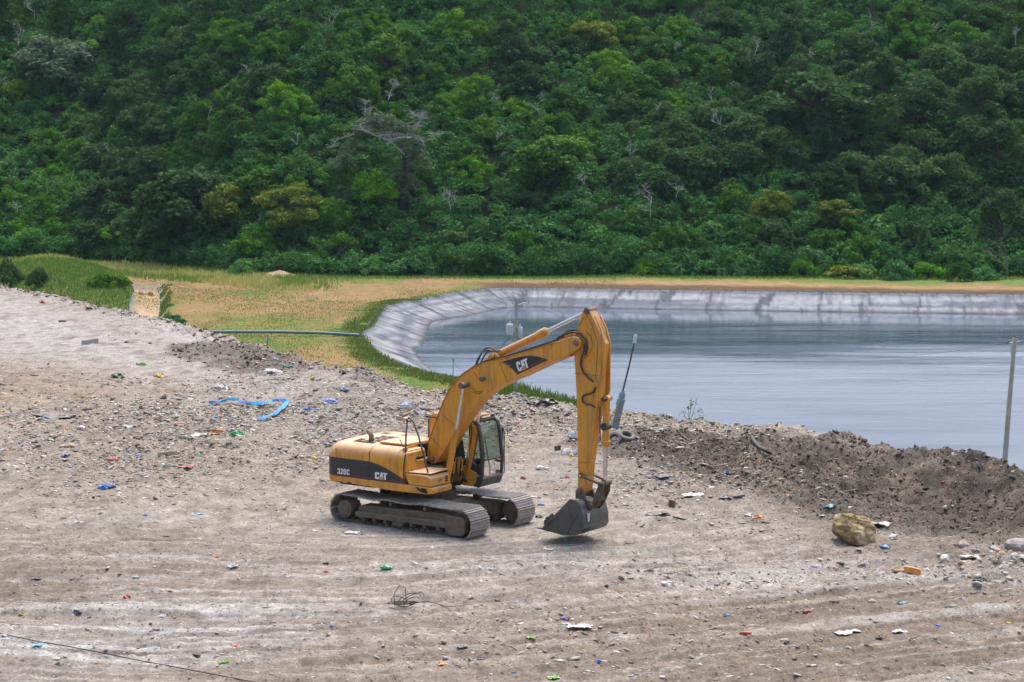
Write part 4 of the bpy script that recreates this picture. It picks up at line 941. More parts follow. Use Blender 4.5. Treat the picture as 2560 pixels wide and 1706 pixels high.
LEAF = {
 "bright": leafmat("bright_leaves", (0.048, 0.170, 0.011), (0.128, 0.305, 0.016)),
 "mid": leafmat("mid_leaves", (0.038, 0.122, 0.015), (0.096, 0.220, 0.023)),
 "olive": leafmat("olive_leaves", (0.038, 0.097, 0.032), (0.080, 0.158, 0.051)),
 "dark": leafmat("dark_leaves", (0.027, 0.074, 0.025), (0.061, 0.125, 0.037)),
 "blue": leafmat("vine_leaves", (0.048, 0.163, 0.048), (0.120, 0.291, 0.085)),
 "yellow": leafmat("yellowing_leaves", (.10, .165, .022), (.25, .275, .035), .15),
 "grey": leafmat("grey_leaves", (0.053, 0.095, 0.073), (0.114, 0.171, 0.152)),
}
BARK = simple("grey_bark", (.055, .046, .037), .9, var=.4, scale=3, bmp=.4)
DEADB = simple("bleached_dead_wood", (.36, .345, .32), .9, var=.3, scale=3)
def leaf_cloud(cs, rs, dens, size, seed, up=.45, flat=1.0, lowcut=-.35):
    """quads scattered over many clumps; returns V, F, cols"""
    g = np.random.default_rng(seed); Vs = []; C = []
    for c, r in zip(cs, rs):
        n = max(6, int(dens * r * r)); d = g.normal(size=(n * 2, 3)); d /= np.linalg.norm(d, axis=1)[:, None]
        d = d[d[:, 2] > lowcut - .4 * g.random(len(d))][:n]; n = len(d)
        p = c + d * np.array([1, 1, flat]) * r * (.62 + .48 * g.random((n, 1)))
        nn = d * .75 + g.normal(size=(n, 3)) * .55 + np.array([0, 0, up]); nn /= np.linalg.norm(nn, axis=1)[:, None]
        t = np.cross(nn, g.normal(size=(n, 3))); t /= np.linalg.norm(t, axis=1)[:, None] + 1e-9; b = np.cross(nn, t)
        s = size * (.6 + .8 * g.random((n, 1))); w = s * (.34 + .3 * g.random((n, 1)))
        q = np.stack([p - t * s, p - b * w - nn * s * .15, p + t * s, p + b * w - nn * s * .15], 1)
        Vs.append(q.reshape(-1, 3)); C.append(np.clip(g.random(n) * .75 + .25 * g.random(), 0, 1))
    V = np.vstack(Vs); F = np.arange(len(V)).reshape(-1, 4); c = np.concatenate(C)
    return V, F, np.stack([c, c, c], 1)
def crown_shape(kind, seed):
    g = np.random.default_rng(seed); cs = []; rs = []
    if kind == "dome":
        n = 30
        for i in range(n):
            a = g.random() * 6.28; ph = math.asin(g.uniform(-.15, 1)); k = g.uniform(.72, 1.02)
            cs.append((math.cos(a) * math.cos(ph) * 3.4 * k, math.sin(a) * math.cos(ph) * 3.4 * k, 3.6 + 2.9 * math.sin(ph) * k)); rs.append(g.uniform(.75, 1.45))
        for i in range(9): cs.append((g.uniform(-3.2, 3.2), g.uniform(-3.2, 3.2), g.uniform(1.2, 3.0))); rs.append(g.uniform(.8, 1.2))
    elif kind == "layer":
        for i in range(26):
            a = g.random() * 6.28; r = 3.8 * math.sqrt(g.random()); z = 5.9 - r * r * .13 + g.uniform(-.8, .4) - (1.6 if g.random() < .3 else 0)
            cs.append((math.cos(a) * r, math.sin(a) * r, z)); rs.append(g.uniform(.7, 1.25))
        for i in range(8): cs.append((g.uniform(-2.6, 2.6), g.uniform(-2.6, 2.6), g.uniform(1.5, 3.8))); rs.append(g.uniform(.6, 1.0))
    elif kind == "tall":
        for i in range(28):
            z = g.uniform(1.2, 8.6); r = 2.4 * math.sin(min(3.1, (z / 9.2) * 2.7 + .35)) ** .8 if z < 9 else .5; a = g.random() * 6.28
            cs.append((math.cos(a) * r * .9, math.sin(a) * r * .9, z)); rs.append(g.uniform(.65, 1.2))
    elif kind == "mound":                                  # vine-draped shrub
        for i in range(22):
            a = g.random() * 6.28; r = 2.6 * math.sqrt(g.random()); z = 2.5 * (1 - (r / 3.1) ** 2) + g.uniform(-.3, .3)
            cs.append((math.cos(a) * r, math.sin(a) * r, max(.3, z))); rs.append(g.uniform(.5, 1.0))
    elif kind == "feather":                                # small-leaved, open sprays
        for i in range(46):
            a = g.random() * 6.28; ph = math.asin(g.uniform(-.2, 1)); k = g.uniform(.6, 1.1)
            cs.append((math.cos(a) * math.cos(ph) * 3.3 * k, math.sin(a) * math.cos(ph) * 3.3 * k, 3.3 + 3.2 * math.sin(ph) * k)); rs.append(g.uniform(.4, .85))
        for i in range(8): cs.append((g.uniform(-2.2, 2.2), g.uniform(-2.2, 2.2), g.uniform(1.0, 3.2))); rs.append(g.uniform(.8, 1.2))
    return np.array(cs), rs
def trunk_mb(h, seed, r=.2, limbs=4):
    rr = random.Random(seed); t = MB(); P = [Vector((0, 0, -.6))]
    for i in range(1, 5): P.append(Vector((rr.uniform(-.25, .25) * i * .5, rr.uniform(-.25, .25) * i * .5, h * i / 4)))
    t.tube(P, [r * 1.25, r, r * .85, r * .7, r * .4], 7)
    for k in range(limbs):
        a = rr.random() * 6.28; s = P[2].lerp(P[3], rr.random()); L = rr.uniform(1.4, 2.6)
        e = s + Vector((math.cos(a) * L, math.sin(a) * L, L * .8)); t.tube([s, s.lerp(e, .5) + Vector((0, 0, .12)), e], [r * .55, r * .4, r * .15], 5)
    return t
proto = []                                                 # (kind, crown mesh, trunk mesh)
for kind, n, size, dens in (("dome", 3, .25, 150), ("layer", 2, .23, 160), ("tall", 2, .23, 150), ("mound", 2, .22, 150), ("feather", 3, .19, 210)):
    for i in range(n):
        sd = 100 + 10 * len(proto); cs, rs = crown_shape(kind, sd); V, F, c = leaf_cloud(cs, rs, dens, size, sd, flat=.85 if kind != "layer" else .6)
        o = np_mesh("crown", V, F, LEAF["mid"], cols=c); t = trunk_mb({"dome": 4.2, "layer": 5.0, "tall": 7.0, "mound": 1.4, "feather": 4.2}[kind], sd).build("trunk", BARK)
        proto.append((kind, o.data, t.data)); bpy.data.objects.remove(o); bpy.data.objects.remove(t)
def put_tree(name, p, kind, leaf, width, height=None, label=None, cat="tree", group=None, pick=None, lean=0):
    cand = [q for q in proto if q[0] == kind]; q = cand[(pick if pick is not None else random.randrange(99)) % len(cand)]
    nat = {"dome": 8.6, "layer": 8.6, "tall": 6.2, "mound": 6.2, "feather": 7.6}[kind]; nh = {"dome": 7.8, "layer": 6.9, "tall": 9.6, "mound": 3.3, "feather": 7.3}[kind]
    s = width / nat; sz = (height / nh) if height else s * random.uniform(.88, 1.15)
    root = empty(name, (p[0], p[1], p[2] - (2.3 * sz if kind not in ('mound',) and label is not None and group else .5 * sz)), random.random() * 6.28); root.scale = (s, s, sz)
    if lean: root.rotation_euler = (lean, 0, root.rotation_euler.z)
    tr = bpy.data.objects.new("trunk", q[2]); cr = bpy.data.objects.new("crown", q[1])
    for o in (tr, cr): COL.objects.link(o); o.parent = root
    cr.material_slots[0].link = "OBJECT"; cr.material_slots[0].material = LEAF[leaf]
    tag(root, label, cat, group); return root
forest = []                                                # (px, py, species key, root)
def hz(px, py): return hillpt(px, py)
# --- trees one can single out in the photograph
SPECIAL = [
 (300, 640, "feather", "bright", 115, 100, "light green bushy tree in the tall grass above the drainage channel"),
 (470, 640, "dome", "olive", 300, 235, "wide dark olive tree, broadest crown at the edge of the tall grass"),
 (570, 600, "dome", "yellow", 150, 150, "yellow-topped tree behind the wide dark olive tree"),
 (735, 590, "layer", "yellow", 190, 140, "yellowish flat-topped tree halfway between the yellow-topped tree and the big bare-branched tree"),
 (645, 668, "feather", "bright", 130, 112, "fresh green feathery tree at the edge of the meadow left of the dirt mound"),
 (830, 610, "dome", "bright", 95, 110, "rounded bright green tree at the foot of the hill right of the leaning trunk"),
 (935, 545, "dome", "bright", 135, 130, "round bright green tree standing in front of the big bare-branched tree"),
 (1385, 480, "dome", "mid", 225, 150, "broad rounded tree midway up the hill above the boom elbow"),
 (1930, 665, "dome", "olive", 120, 130, "grey-green round tree in front of the red-brown and yellow tree at the hill foot"),
 (1925, 580, "dome", "yellow", 125, 110, "tree with yellow and red-brown leaves low on the hill right of the vent pipe"),
 (2095, 590, "layer", "yellow", 125, 100, "yellow-tipped tree standing alone low on the hill above the boulder"),
 (2230, 520, "dome", "olive", 170, 140, "large olive tree midway up the hill left of the right-hand pole"),
 (1560, 320, "dome", "dark", 110, 90, "dark rounded tree high on the hill above the stick top"),
 (130, 240, "dome", "grey", 250, 160, "grey-leaved tree with bleached twigs high up at the far left"),
 (2030, 360, "layer", "olive", 320, 190, "wide grey-olive tree high on the hill right of the vent pipe"),
 (1480, 150, "layer", "yellow", 140, 110, "pale yellowish tree near the top of the view above the stick"),
]
for px_, py_, kd, lf_, w_, h_, lb in SPECIAL:
    p = hz(px_, py_); sc1 = p.y / FPX
    r = put_tree("tree", p, kd, lf_, w_ * sc1, h_ * sc1 * 1.02, lb, "tree"); forest.append((px_, py_, None, r))
# --- the rest of the wood, tree by tree
spots = []
g = np.random.default_rng(5)
d_ = 2.0; row = 0
while d_ < 118:
    Yr = 0
    st = 7.2 + .012 * d_
    for xx in np.arange(-125, 125, st):
        a = xx + g.uniform(-.40, .40) * st + (row % 2) * st * .5; fy = float(footY(np.array(a), np.array(340.0))); y = fy + d_ + g.uniform(-.4, .4) * 5.0
        if abs(a / y) > .272: continue
        q = Vector((a, y, float(hM(a, y)))); ix, iy = img(q.x, q.y, q.z)
        if iy < -35: continue
        spots.append((q, float(ix), float(iy)))
    d_ += 5.3 + .02 * d_; row += 1
def species(px, py, g):
    n = float(vn(px / 330, py / 210, 301)); n2 = float(vn(px / 120, py / 90, 311)); e = g.random()
    lowright = px > 1000 and py > 520
    if lowright and e < .55: return ("mound", "blue")
    if n < .36: return ("dome", "olive" if n2 < .5 else "dark") if e < .8 else ("tall", "dark")
    if n < .62: return ("feather", "bright") if e < .7 else ("feather", "mid")
    if e < .35: return ("dome", "mid")
    if e < .60: return ("feather", "mid")
    if e < .75: return ("layer", "olive")
    if e < .9: return ("tall", "mid")
    return ("mound", "blue")
DESC = {("dome", "olive"): "olive round-crowned tree", ("dome", "dark"): "dark green round-crowned tree", ("tall", "dark"): "tall dark tree", ("feather", "bright"): "bright green feathery tree",
        ("feather", "mid"): "mid green feathery tree", ("mound", "blue"): "vine-covered low tree", ("dome", "mid"): "mid green round-crowned tree", ("layer", "olive"): "olive flat-topped tree", ("tall", "mid"): "tall mid green tree"}
def where(px, py):
    r = "hill foot" if py > 590 else "low slope" if py > 475 else "mid slope" if py > 330 else "high slope" if py > 170 else "top of view"
    c = [(170, "at the far left"), (340, "above the grassy mound"), (520, "above the drainage channel"), (720, "above the blue pipe"), (880, "left of the bare-branched tree"), (1110, "in line with the bare-branched tree"),
         (1300, "above the transformer pole"), (1480, "above the excavator stick"), (1680, "above the leaning vent pipe"), (1880, "above the dark tarp"), (2060, "left of the boulder"), (2250, "above the boulder"), (2430, "left of the right-hand pole"), (9999, "at the far right")]
    for lim, t in c:
        if px < lim: return ", " + r + " " + t
gen = []
for q, ix, iy in spots:
    if 905 < ix < 1115 and 330 < iy < 600: continue
    if any(abs(ix - f[0]) < 55 and abs(iy - f[1]) < 32 for f in forest[:16]): continue
    if iy > 610 and any(abs(ix - s[0]) < s[4] * .45 and s[1] - s[5] < iy - 25 for s in SPECIAL[:7]): continue
    kd, lf_ = species(ix, iy, g); w_ = g.uniform(6.2, 10.2) * (1.12 if kd == "dome" else .95 if kd == "feather" else 1)
    if kd == "mound": w_ *= .9
    gen.append([q, ix, iy, kd, lf_, w_])
if len(gen) > 272:
    gen.sort(key=lambda t: -t[2]); 
    back = gen[272:]; gen = gen[:272]
else: back = []
byl = {}
for t in gen: byl.setdefault(DESC[(t[3], t[4])] + where(t[1], t[2]), []).append(t)
ORD = {1: [""], 2: ["left of two: ", "right of two: "], 3: ["leftmost of three: ", "middle of three: ", "rightmost of three: "], 4: ["leftmost of four: ", "second from left of four: ", "third from left of four: ", "rightmost of four: "]}
for lb, L in byl.items():
    L.sort(key=lambda t: t[1]); n = len(L)
    for k, (q, ix, iy, kd, lf_, w_) in enumerate(L):
        pre = ORD[n][k] if n in ORD else ("leftmost of %d: " % n if k == 0 else "number %d of %d from left: " % (k + 1, n))
        put_tree("vine_tree" if kd == "mound" else "tree", q, kd, lf_, w_, None, pre + lb, "tree", "trees of the hillside wood")
# --- scrub, vines and the farther wood that no one could count
cs = []; rs = []
g = np.random.default_rng(9)
for q, ix, iy, kd, lf_, w_ in back:
    for k in range(12):
        a = g.random() * 6.28; r = w_ * .42 * math.sqrt(g.random()); cs.append((q.x + math.cos(a) * r, q.y + math.sin(a) * r, q.z + 2.0 + 4.2 * (1 - (r / (w_ * .5)) ** 2) + g.uniform(-.5, .5))); rs.append(g.uniform(.7, 1.5))
nsc = 11500
xs = g.uniform(-.29, .29, nsc * 2); dd = g.random(nsc * 2) ** 1.15 * 125 - 1.5
ysY = 330 + dd; xw = xs * (ysY + 10); fy = footY(xw, ysY); ysY = fy + dd; zw = hM(xw, ysY); ix, iy = img(xw, ysY, zw)
ok = (iy > -40)
for _ in range(900):
    a = g.uniform(-.078, -.028); y = 335 + g.uniform(5, 75); x = a * y; z = float(hM(x, y)); r = g.uniform(.7, 1.5); cs.append((x, y, z + r * .5 + g.random() * 1.2)); rs.append(r)
for x, y, z in list(zip(xw[ok], ysY[ok], zw[ok]))[:nsc]:
    r = g.uniform(.5, 1.1) + 1.0 * g.random() ** 3; cs.append((x, y, z + r * .5 + 3.0 * g.random() ** 2)); rs.append(r)
V, F, c = leaf_cloud(np.array(cs), rs, 52, .27, 77, up=.5, flat=.9, lowcut=-.1)
big = fbm(V[::4, 0] * .05, V[::4, 1] * .05, 401, 3); c = np.clip(c * .7 + (big[:, None] - .5) * 1.2 + .1, 0, 1)
scrub = np_mesh("scrub", V, F, leafmat("scrub_leaves", (.026, .108, .027), (.070, .205, .052)), cols=c); tag(scrub, kind="stuff")
# --- shrubs along the far bank and by the channel
shr = [(1190, 690), (1255, 682), (1330, 686), (1400, 680), (1475, 688), (1545, 684), (1620, 690), (1700, 686), (1775, 690), (1850, 692), (2010, 694), (2080, 690), (2160, 696), (2240, 700), (2320, 698), (2400, 704), (2460, 700), (1120, 684), (1050, 690), (990, 684), (930, 690), (880, 684), (760, 690), (800, 678)]
for i, (px_, py_) in enumerate(shr):
    p = hz(px_, py_); bl = ["vine-covered", "bluish green", "fresh green", "dense dark green"][i % 4]
    wh = "left end" if px_ < 860 else None
    idx_ = sorted(s[0] for s in shr).index(px_) + 1
    lb = "%s shrub on the far bank above %s" % (bl, "the dirt mound" if px_ < 830 else "the liner's curved left end" if px_ < 1010 else "the excavator boom" if px_ < 1290 else "the stick top" if px_ < 1500 else "the vent pipe" if px_ < 1720 else "the open water left of centre" if px_ < 1960 else "the dark reflection" if px_ < 2200 else "the right pole")
    if px_ in (1330, 1255): lb += ", near the boom"
    put_tree("shrub", p, "mound", ["blue", "blue", "bright", "mid"][i % 4], random.uniform(75, 120) * p.y / FPX, random.uniform(42, 70) * p.y / FPX, lb, "shrub", "shrubs along the far bank")
for px_, py_, w_, h_, lf_, lb in [(95, 722, 75, 62, "dark", "dark green round shrub on the grassy mound left of the channel"), (12, 722, 110, 95, "dark", "dark shrub cut by the left edge of the photo"), (185, 645, 90, 50, "blue", "low bluish shrub in the tall grass left of the light green tree"),
                              (605, 690, 80, 52, "blue", "rounded bluish shrub left of the dirt mound"), (430, 815, 80, 35, "blue", "low green shrub on the right bank of the channel"), (270, 715, 110, 45, "mid", "low shrub on the grassy mound nearest the channel"), (2120, 696, 130, 42, "yellow", "yellow-green rounded bush at the far bank above the boulder")]:
    p = hz(px_, py_); put_tree("shrub", p, "mound", lf_, w_ * p.y / FPX, h_ * p.y / FPX, lb, "shrub")
# --- dead trees
def dead_tree(h, seed, spread=.9, depth=4, r0=.16, trunk=.35):
    rr = random.Random(seed); m = MB()
    def grow(p, d, L, r, k):
        P = [p]; q = p.copy(); dd = d.copy()
        for i in range(3):
            dd = (dd + Vector((rr.uniform(-.32, .32), rr.uniform(-.32, .32), rr.uniform(-.12, .22)))).normalized(); q = q + dd * L / 3; P.append(q.copy())
        m.tube(P, [r, r * .85, r * .7, r * .5], 5)
        if k > 0:
            for j in range(rr.choice((2, 3))):
                a = rr.random() * 6.28; s = Vector((math.cos(a), math.sin(a), rr.uniform(-.1, .7))); s = (dd * .6 + s * spread).normalized()
                grow(P[rr.choice((1, 2, 3))], s, L * rr.uniform(.55, .8), max(.017, r * .62), k - 1)
    grow(Vector((0, 0, -.5)), Vector((rr.uniform(-.15, .15), rr.uniform(-.15, .15), 1)), h * trunk, r0, depth)
    return m
for i, (px_, py_, h_, sp, lb) in enumerate([
 (85, 60, 60, .9, "bleached dead branch sticking out of the wood at upper left"), (45, 130, 60, 1.2, "grey bare twigs over the grey-leaved tree at the far left"),
 (1128, 535, 75, 1.3, "pale dead tree with drooping branches right of the bare-branched tree"), (1690, 505, 55, 1.0, "lone pale snag low on the hill right of the arched dead tree"),
 (1625, 560, 95, 1.2, "grey dead tree with arched branches low on the hill above the vent pipe"), (1885, 175, 62, .8, "forked white snag high on the hill, right of the vent pipe"),
 (1800, 330, 75, 1.3, "tangled grey dead crown midway up the hill above the dark tarp"), (1350, 300, 55, 1.2, "small grey dead tree high on the hill above the stick"),
 (1575, 400, 45, .8, "short bent snag midway up the hill above the stick top"), (2030, 160, 60, 1.3, "grey bare crown high on the hill left of the boulder"),
 (2515, 690, 130, 1.0, "dark bare dead tree at the far bank by the right edge"), (2180, 80, 40, .9, "faint dead twigs near the top of the view above the boulder"),
 (45, 545, 42, 1.0, "small pale dead tree low at the far left edge"), (970, 262, 62, 1.3, "grey spiky dead crown just above the bare-branched tree"), (275, 400, 40, 1.0, "pale dead twigs midway up the hill above the grassy mound"),
 (830, 80, 40, .7, "single pale dead stem near the top, left of centre"), (1780, 265, 40, 1.1, "small forked snag above the tangled grey dead crown"), (1235, 275, 36, 1.0, "short dead stub high on the hill above the transformer pole"),
 (620, 205, 42, 1.2, "faint grey twigs high on the hill above the blue pipe"), (1690, 140, 34, .8, "thin pale snag near the top above the vent pipe"), (1640, 300, 34, .9, "pale forked twigs high on the hill above the lone pale snag"), (2330, 100, 36, 1.0, "white dead twigs high at the right above the right-hand pole"),
 (2540, 120, 46, .8, "white dead stem near the top right corner"), (1460, 480, 48, 1.2, "grey bare bush midway up the hill over the stick"), (1950, 300, 50, 1.3, "pale dead twigs over the wide grey-olive tree"), (740, 380, 36, 1.0, "faint pale twigs midway up the hill left of the bare-branched tree"),
 (520, 310, 40, 1.2, "low spread of grey twigs high on the hill above the drainage channel"), (1240, 360, 40, 1.2, "grey leafless bush midway up the hill above the boom")]):
    p = hz(px_, py_); p = p + (Vector((0, 0, CH)) - p).normalized() * 6; k = p.y / FPX; H = h_ * k * 1.35
    t = empty("dead_tree", p - Vector((0, 0, 0)), random.random() * 6.28); mb = dead_tree(1.0 * H / .95, 900 + i, sp, 5 if h_ > 50 else 4, max(.055, .009 * H + .035), .36)
    # sits among leaves: lift to the canopy
    t.location.z += .8 if py_ < 660 else 0
    st_ = MB().tube([(0, 0, -6.5), (0, 0, 0)], [.14, .1], 6); st_.build("trunk", BARK, t)
    mb.build("branches", DEADB if px_ != 2515 else simple("dark_dead_wood", (.13, .11, .10), .9), t); tag(t, lb, "dead tree")
# --- the big bare-branched tree
bp = hz(1005, 522); k = bp.y / FPX
bt = empty("bare_branched_tree", bp, 0); tag(bt, "big old tree with bleached bare branches and a vine-hung trunk", "tree")
def big(px, py, dy=0.0): return Vector(((px - 1005) * k, dy, (522 - py) * k))
tm = MB(); tm.tube([big(1005, 540), big(1008, 480), big(1012, 420), big(1015, 385)], [.85, .7, .6, .5], 9)
tm.tube([big(1018, 408, -.3), big(1062, 380, -.8)], [.38, .3], 7); tm.build("trunk", BARK, bt)
g = np.random.default_rng(55); cs = []; rs = []
for i in range(120):
    a = g.uniform(-1, 1); x = 950 + 120 * a; top = 300 + 95 * (abs(a) ** 2.2) + (30 if a < -.5 else 0); y_ = top + abs(g.normal()) * 28; cs.append(tuple(big(x, min(y_, 430), g.uniform(-4.5, 4.5)))); rs.append(g.uniform(.6, 1.25))
for i in range(44): cs.append(tuple(big(1005 + g.uniform(-34, 38), g.uniform(395, 520), g.uniform(-2.0, 1)))); rs.append(g.uniform(.4, .85))
V, F, c = leaf_cloud(np.array(cs), rs, 70, .26, 56, flat=.7); cr = np_mesh("crown", V, F, leafmat("pale_grey_leaves", (.10, .14, .075), (.23, .265, .18)), cols=c); cr.parent = bt
bm = MB(); rr = random.Random(4)
def limb(pts, r):
    P = [big(x, y, dy) for x, y, dy in pts]; bm.tube(P, [r * .68 * (1 - .6 * i / (len(P) - 1)) for i in range(len(P))], 6)
    for i in range(1, len(P)):
        for _ in range(15):
            s = P[i - 1].lerp(P[i], rr.random()); e = s + Vector((rr.uniform(-1.6, 1.6), rr.uniform(-.6, .3), rr.uniform(-.25, .85))); bm.tube([s, s.lerp(e, .5) + Vector((0, 0, .2)), e], [.036, .028, .016], 4)
limb([(1062, 380, -.8), (1058, 362, -2.2), (1040, 355, -3.5), (1010, 352, -4.5), (985, 358, -5), (975, 370, -5)], .22)
limb([(1012, 395, -1), (980, 362, -3.5), (950, 350, -4.8), (915, 335, -5), (885, 331, -5)], .22)
limb([(950, 350, -4.8), (972, 345, -5), (998, 347, -5.2)], .13); limb([(1036, 345, 0), (1046, 322, -2), (1056, 305, -3), (1054, 297, -3)], .2)
limb([(1056, 305, -3), (1040, 300, -3.3), (1032, 292, -3.3)], .12); limb([(1056, 305, -3), (1074, 308, -3.3)], .11); limb([(1080, 352, -2.5), (1090, 346, -3), (1103, 347, -3)], .12)
limb([(917, 300, -3), (918, 280, -3), (920, 262, -3)], .1); limb([(928, 295, -3), (932, 274, -3)], .09); limb([(970, 335, -4), (955, 318, -4.6), (950, 311, -4.8)], .1); limb([(995, 326, -4), (1045, 325, -4.3)], .11)
limb([(890, 345, -3), (850, 358, -3.5), (832, 380, -3.5)], .11); limb([(905, 322, -4), (940, 310, -4.5)], .1)
bm.build("branches", simple("pale_bare_wood", (.40, .385, .36), .9, var=.25, scale=2), bt)
# leaning tree with a visible trunk at the meadow's edge
lt = empty("leaning_tree", hz(835, 672), 0); tag(lt, "small tree with a bare leaning trunk above the dirt mound", "tree"); k2 = lt.location.y / FPX
lm = MB(); lm.tube([(0, 0, 0), (-.6, 0, 1.6), (-1.9, 0, 3.0), (-3.6, 0, 4.2)], [.17, .14, .11, .06], 7); lm.tube([(-.4, 0, 1.2), (.9, 0, 2.4), (2.2, 0, 3.5)], [.1, .08, .04], 6); lm.build("trunk", simple("pale_bark", (.19, .15, .115), .9), lt)
g = np.random.default_rng(66); cs = [(g.uniform(-4.2, 3.2), g.uniform(-1.5, 1.5), 4.3 + g.uniform(-.6, .7)) for _ in range(22)]; V, F, c = leaf_cloud(np.array(cs), [g.uniform(.45, .9) for _ in cs], 80, .2, 67, flat=.6)
o = np_mesh("crown", V, F, LEAF["bright"], cols=c); o.parent = lt

# ================================================================== GRASS
def blades(name, pts, hts, wid, cols, m, lean=.35, seed=1):
    """every point becomes one curved blade of two quads"""
    g = np.random.default_rng(seed); n = len(pts); a = g.random(n) * 6.28; t = np.stack([np.cos(a), np.sin(a), 0 * a], 1); b = g.random(n) * 6.28
    ld = np.stack([np.cos(b), np.sin(b), 0 * b], 1) * (lean * g.random(n) * hts)[:, None]; w = (wid * (.6 + .8 * g.random(n)))[:, None]; up = np.zeros((n, 3)); up[:, 2] = hts
    p0, p1, p2 = pts, pts + up * .55 + ld * .35, pts + up + ld
    V = np.stack([p0 - t * w, p0 + t * w, p1 + t * w * .8, p1 - t * w * .8, p2 + t * w * .15, p2 - t * w * .15], 1).reshape(-1, 3)
    k = np.arange(n)[:, None] * 6; F = np.stack([k + np.array([[0, 1, 2, 3]]), k + np.array([[3, 2, 4, 5]])], 1).reshape(-1, 4)
    return np_mesh(name, V, F, m, cols=np.repeat(cols, 2, 0))
m, nt, b = mat("grass_blades"); nt.nodes.remove(b); at = nd(nt, "ShaderNodeAttribute", attribute_name="Col")
d = nd(nt, "ShaderNodeBsdfDiffuse"); t = nd(nt, "ShaderNodeBsdfTranslucent"); s = nd(nt, "ShaderNodeMixShader"); s.inputs[0].default_value = .3
for q in (d, t): nt.links.new(at.outputs["Color"], q.inputs[0])
nt.links.new(d.outputs[0], s.inputs[1]); nt.links.new(t.outputs[0], s.inputs[2]); nt.links.new(s.outputs[0], nt.nodes["Material Output"].inputs[0]); GRASSM = m
g = np.random.default_rng(21)
def scatter(n, fn, y0, y1, a0=-.30, a1=.30):
    a = g.uniform(a0, a1, n); y = g.uniform(y0, y1, n); x = a * y; return x, y
# tall rough grass under the wood at left, and along the foot everywhere
P = []; H = []; C = []
x, y = scatter(230000, None, 280, 380); fy = footY(x, y); h = y - fy; ax = x / y; q = img(x, y, ZB)
left = sstep(-.075, -.115, ax); n = fbm(x * .12, y * .08, 501, 3)
pr = left * sstep(-34, -26, h) * sstep(6, -2, h) * (.4 + n) + (1 - left) * sstep(-9, -5, h) * sstep(4, 0, h) * .9
k = g.random(len(x)) < pr; cdq, onq = chan_d(x, y); k &= (cdq > 2.2) | (onq < .3)
x, y, h, n, left = x[k], y[k], h[k], n[k], left[k]; z = hM(x, y); P.append(np.stack([x, y, z], 1)); H.append((.35 + .4 * left) * (.4 + g.random(len(x)) * .9))
yel = (fbm(x * .1, y * .1, 507, 3) > .48)[:, None] * left[:, None]; c = np.where(yel > .5, np.array([.46, .44, .14]), np.array([.20, .30, .06])) * (.7 + .6 * g.random((len(x), 1))); C.append(c)
# green cover on the mound left of the channel
x, y = scatter(60000, None, 240, 320, -.30, -.16); q = img(x, y, ZB); bl = blob(q[0], q[1], 190, 725, 165, 52, 12); k = (bl > .25) & (g.random(len(x)) < .85); cdq, onq = chan_d(x, y); k &= cdq > 2.0
x, y = x[k], y[k]; P.append(np.stack([x, y, hM(x, y)], 1)); H.append(.18 + .4 * g.random(len(x)) ** 2); C.append(np.where(g.random((len(x), 1)) < .35, np.array([.24, .30, .07]), np.array([.13, .25, .042])) * (.6 + .7 * g.random((len(x), 1))))
# collar of grass round the pond rim and turf tufts
i = g.integers(0, NS, 150000); o_ = -g.random(len(i)) ** 1.6 * 3.0 + .5; pt = RING[i] + NRM[i] * o_[:, None] + g.normal(size=(len(i), 2)) * .3
x, y = pt[:, 0], pt[:, 1]; q = img(x, y, ZB); nearb = q[1] > 850; farb_ = q[1] < 748
H_r = sstep(1500, 1440, q[0]); pr = np.where(nearb, .8 * H_r, np.where(farb_, .10, .75)); k = g.random(len(x)) < pr * sstep(.30, .55, fbm(x * .3, y * .2, 511, 3) + .12); x, y, nearb = x[k], y[k], nearb[k]
P.append(np.stack([x, y, np.full(len(x), ZB - .05)], 1)); H.append(.06 + .14 * g.random(len(x)) + .16 * nearb * g.random(len(x)) ** 3); C.append(np.where(g.random((len(x), 1)) < .3, np.array([.27, .22, .08]), np.array([.12, .20, .034])) * (.65 + .7 * g.random((len(x), 1))))
x, y = scatter(120000, None, 150, 318, -.25, .05); 
sd_ = pond_sd(x, y); k = (sd_ < -.5) & (fbm(x * .15, y * .08, 521, 4) + .12 * g.normal(size=len(x)) > .52); x, y = x[k], y[k]
P.append(np.stack([x, y, hM(x, y) - .03], 1)); H.append(.08 + .14 * g.random(len(x))); C.append(np.where(g.random((len(x), 1)) < .55, np.array([.46, .33, .14]), np.array([.21, .28, .06])) * (.7 + .6 * g.random((len(x), 1))))
# taller weeds at the near bank by the transformer pole
x, y = scatter(16000, None, 163, 186, -.012, .034); sd_ = pond_sd(x, y); k = (sd_ < .8) & (sd_ > -4) & (g.random(len(x)) < .8); x, y = x[k], y[k]
P.append(np.stack([x, y, np.full(len(x), ZB - .05)], 1)); H.append(.35 + .75 * g.random(len(x)) ** 2); C.append(np.where(g.random((len(x), 1)) < .3, np.array([.24, .24, .07]), np.array([.10, .20, .028])) * (.7 + .6 * g.random((len(x), 1))))
x, y = scatter(70000, None, 238, 305, -.24, -.15); cdq, onq = chan_d(x, y); rt = x > np.interp(y, CHAN[:, 1], CHAN[:, 0]); k = (cdq > 1.6) & (cdq < 1.9 + 2.6 * fbm(x * .3, y * .25, 531, 3)) & rt & (onq > .5) & (fbm(x * .4, y * .3, 533, 3) > .42); x, y = x[k], y[k]
P.append(np.stack([x, y, hM(x, y) - .05], 1)); H.append(.12 + .34 * g.random(len(x)) ** 2); C.append(np.where(g.random((len(x), 1)) < .25, np.array([.22, .22, .06]), np.array([.10, .20, .035])) * (.6 + .8 * g.random((len(x), 1))))
P = np.vstack(P); H = np.concatenate(H); C = np.vstack(C)
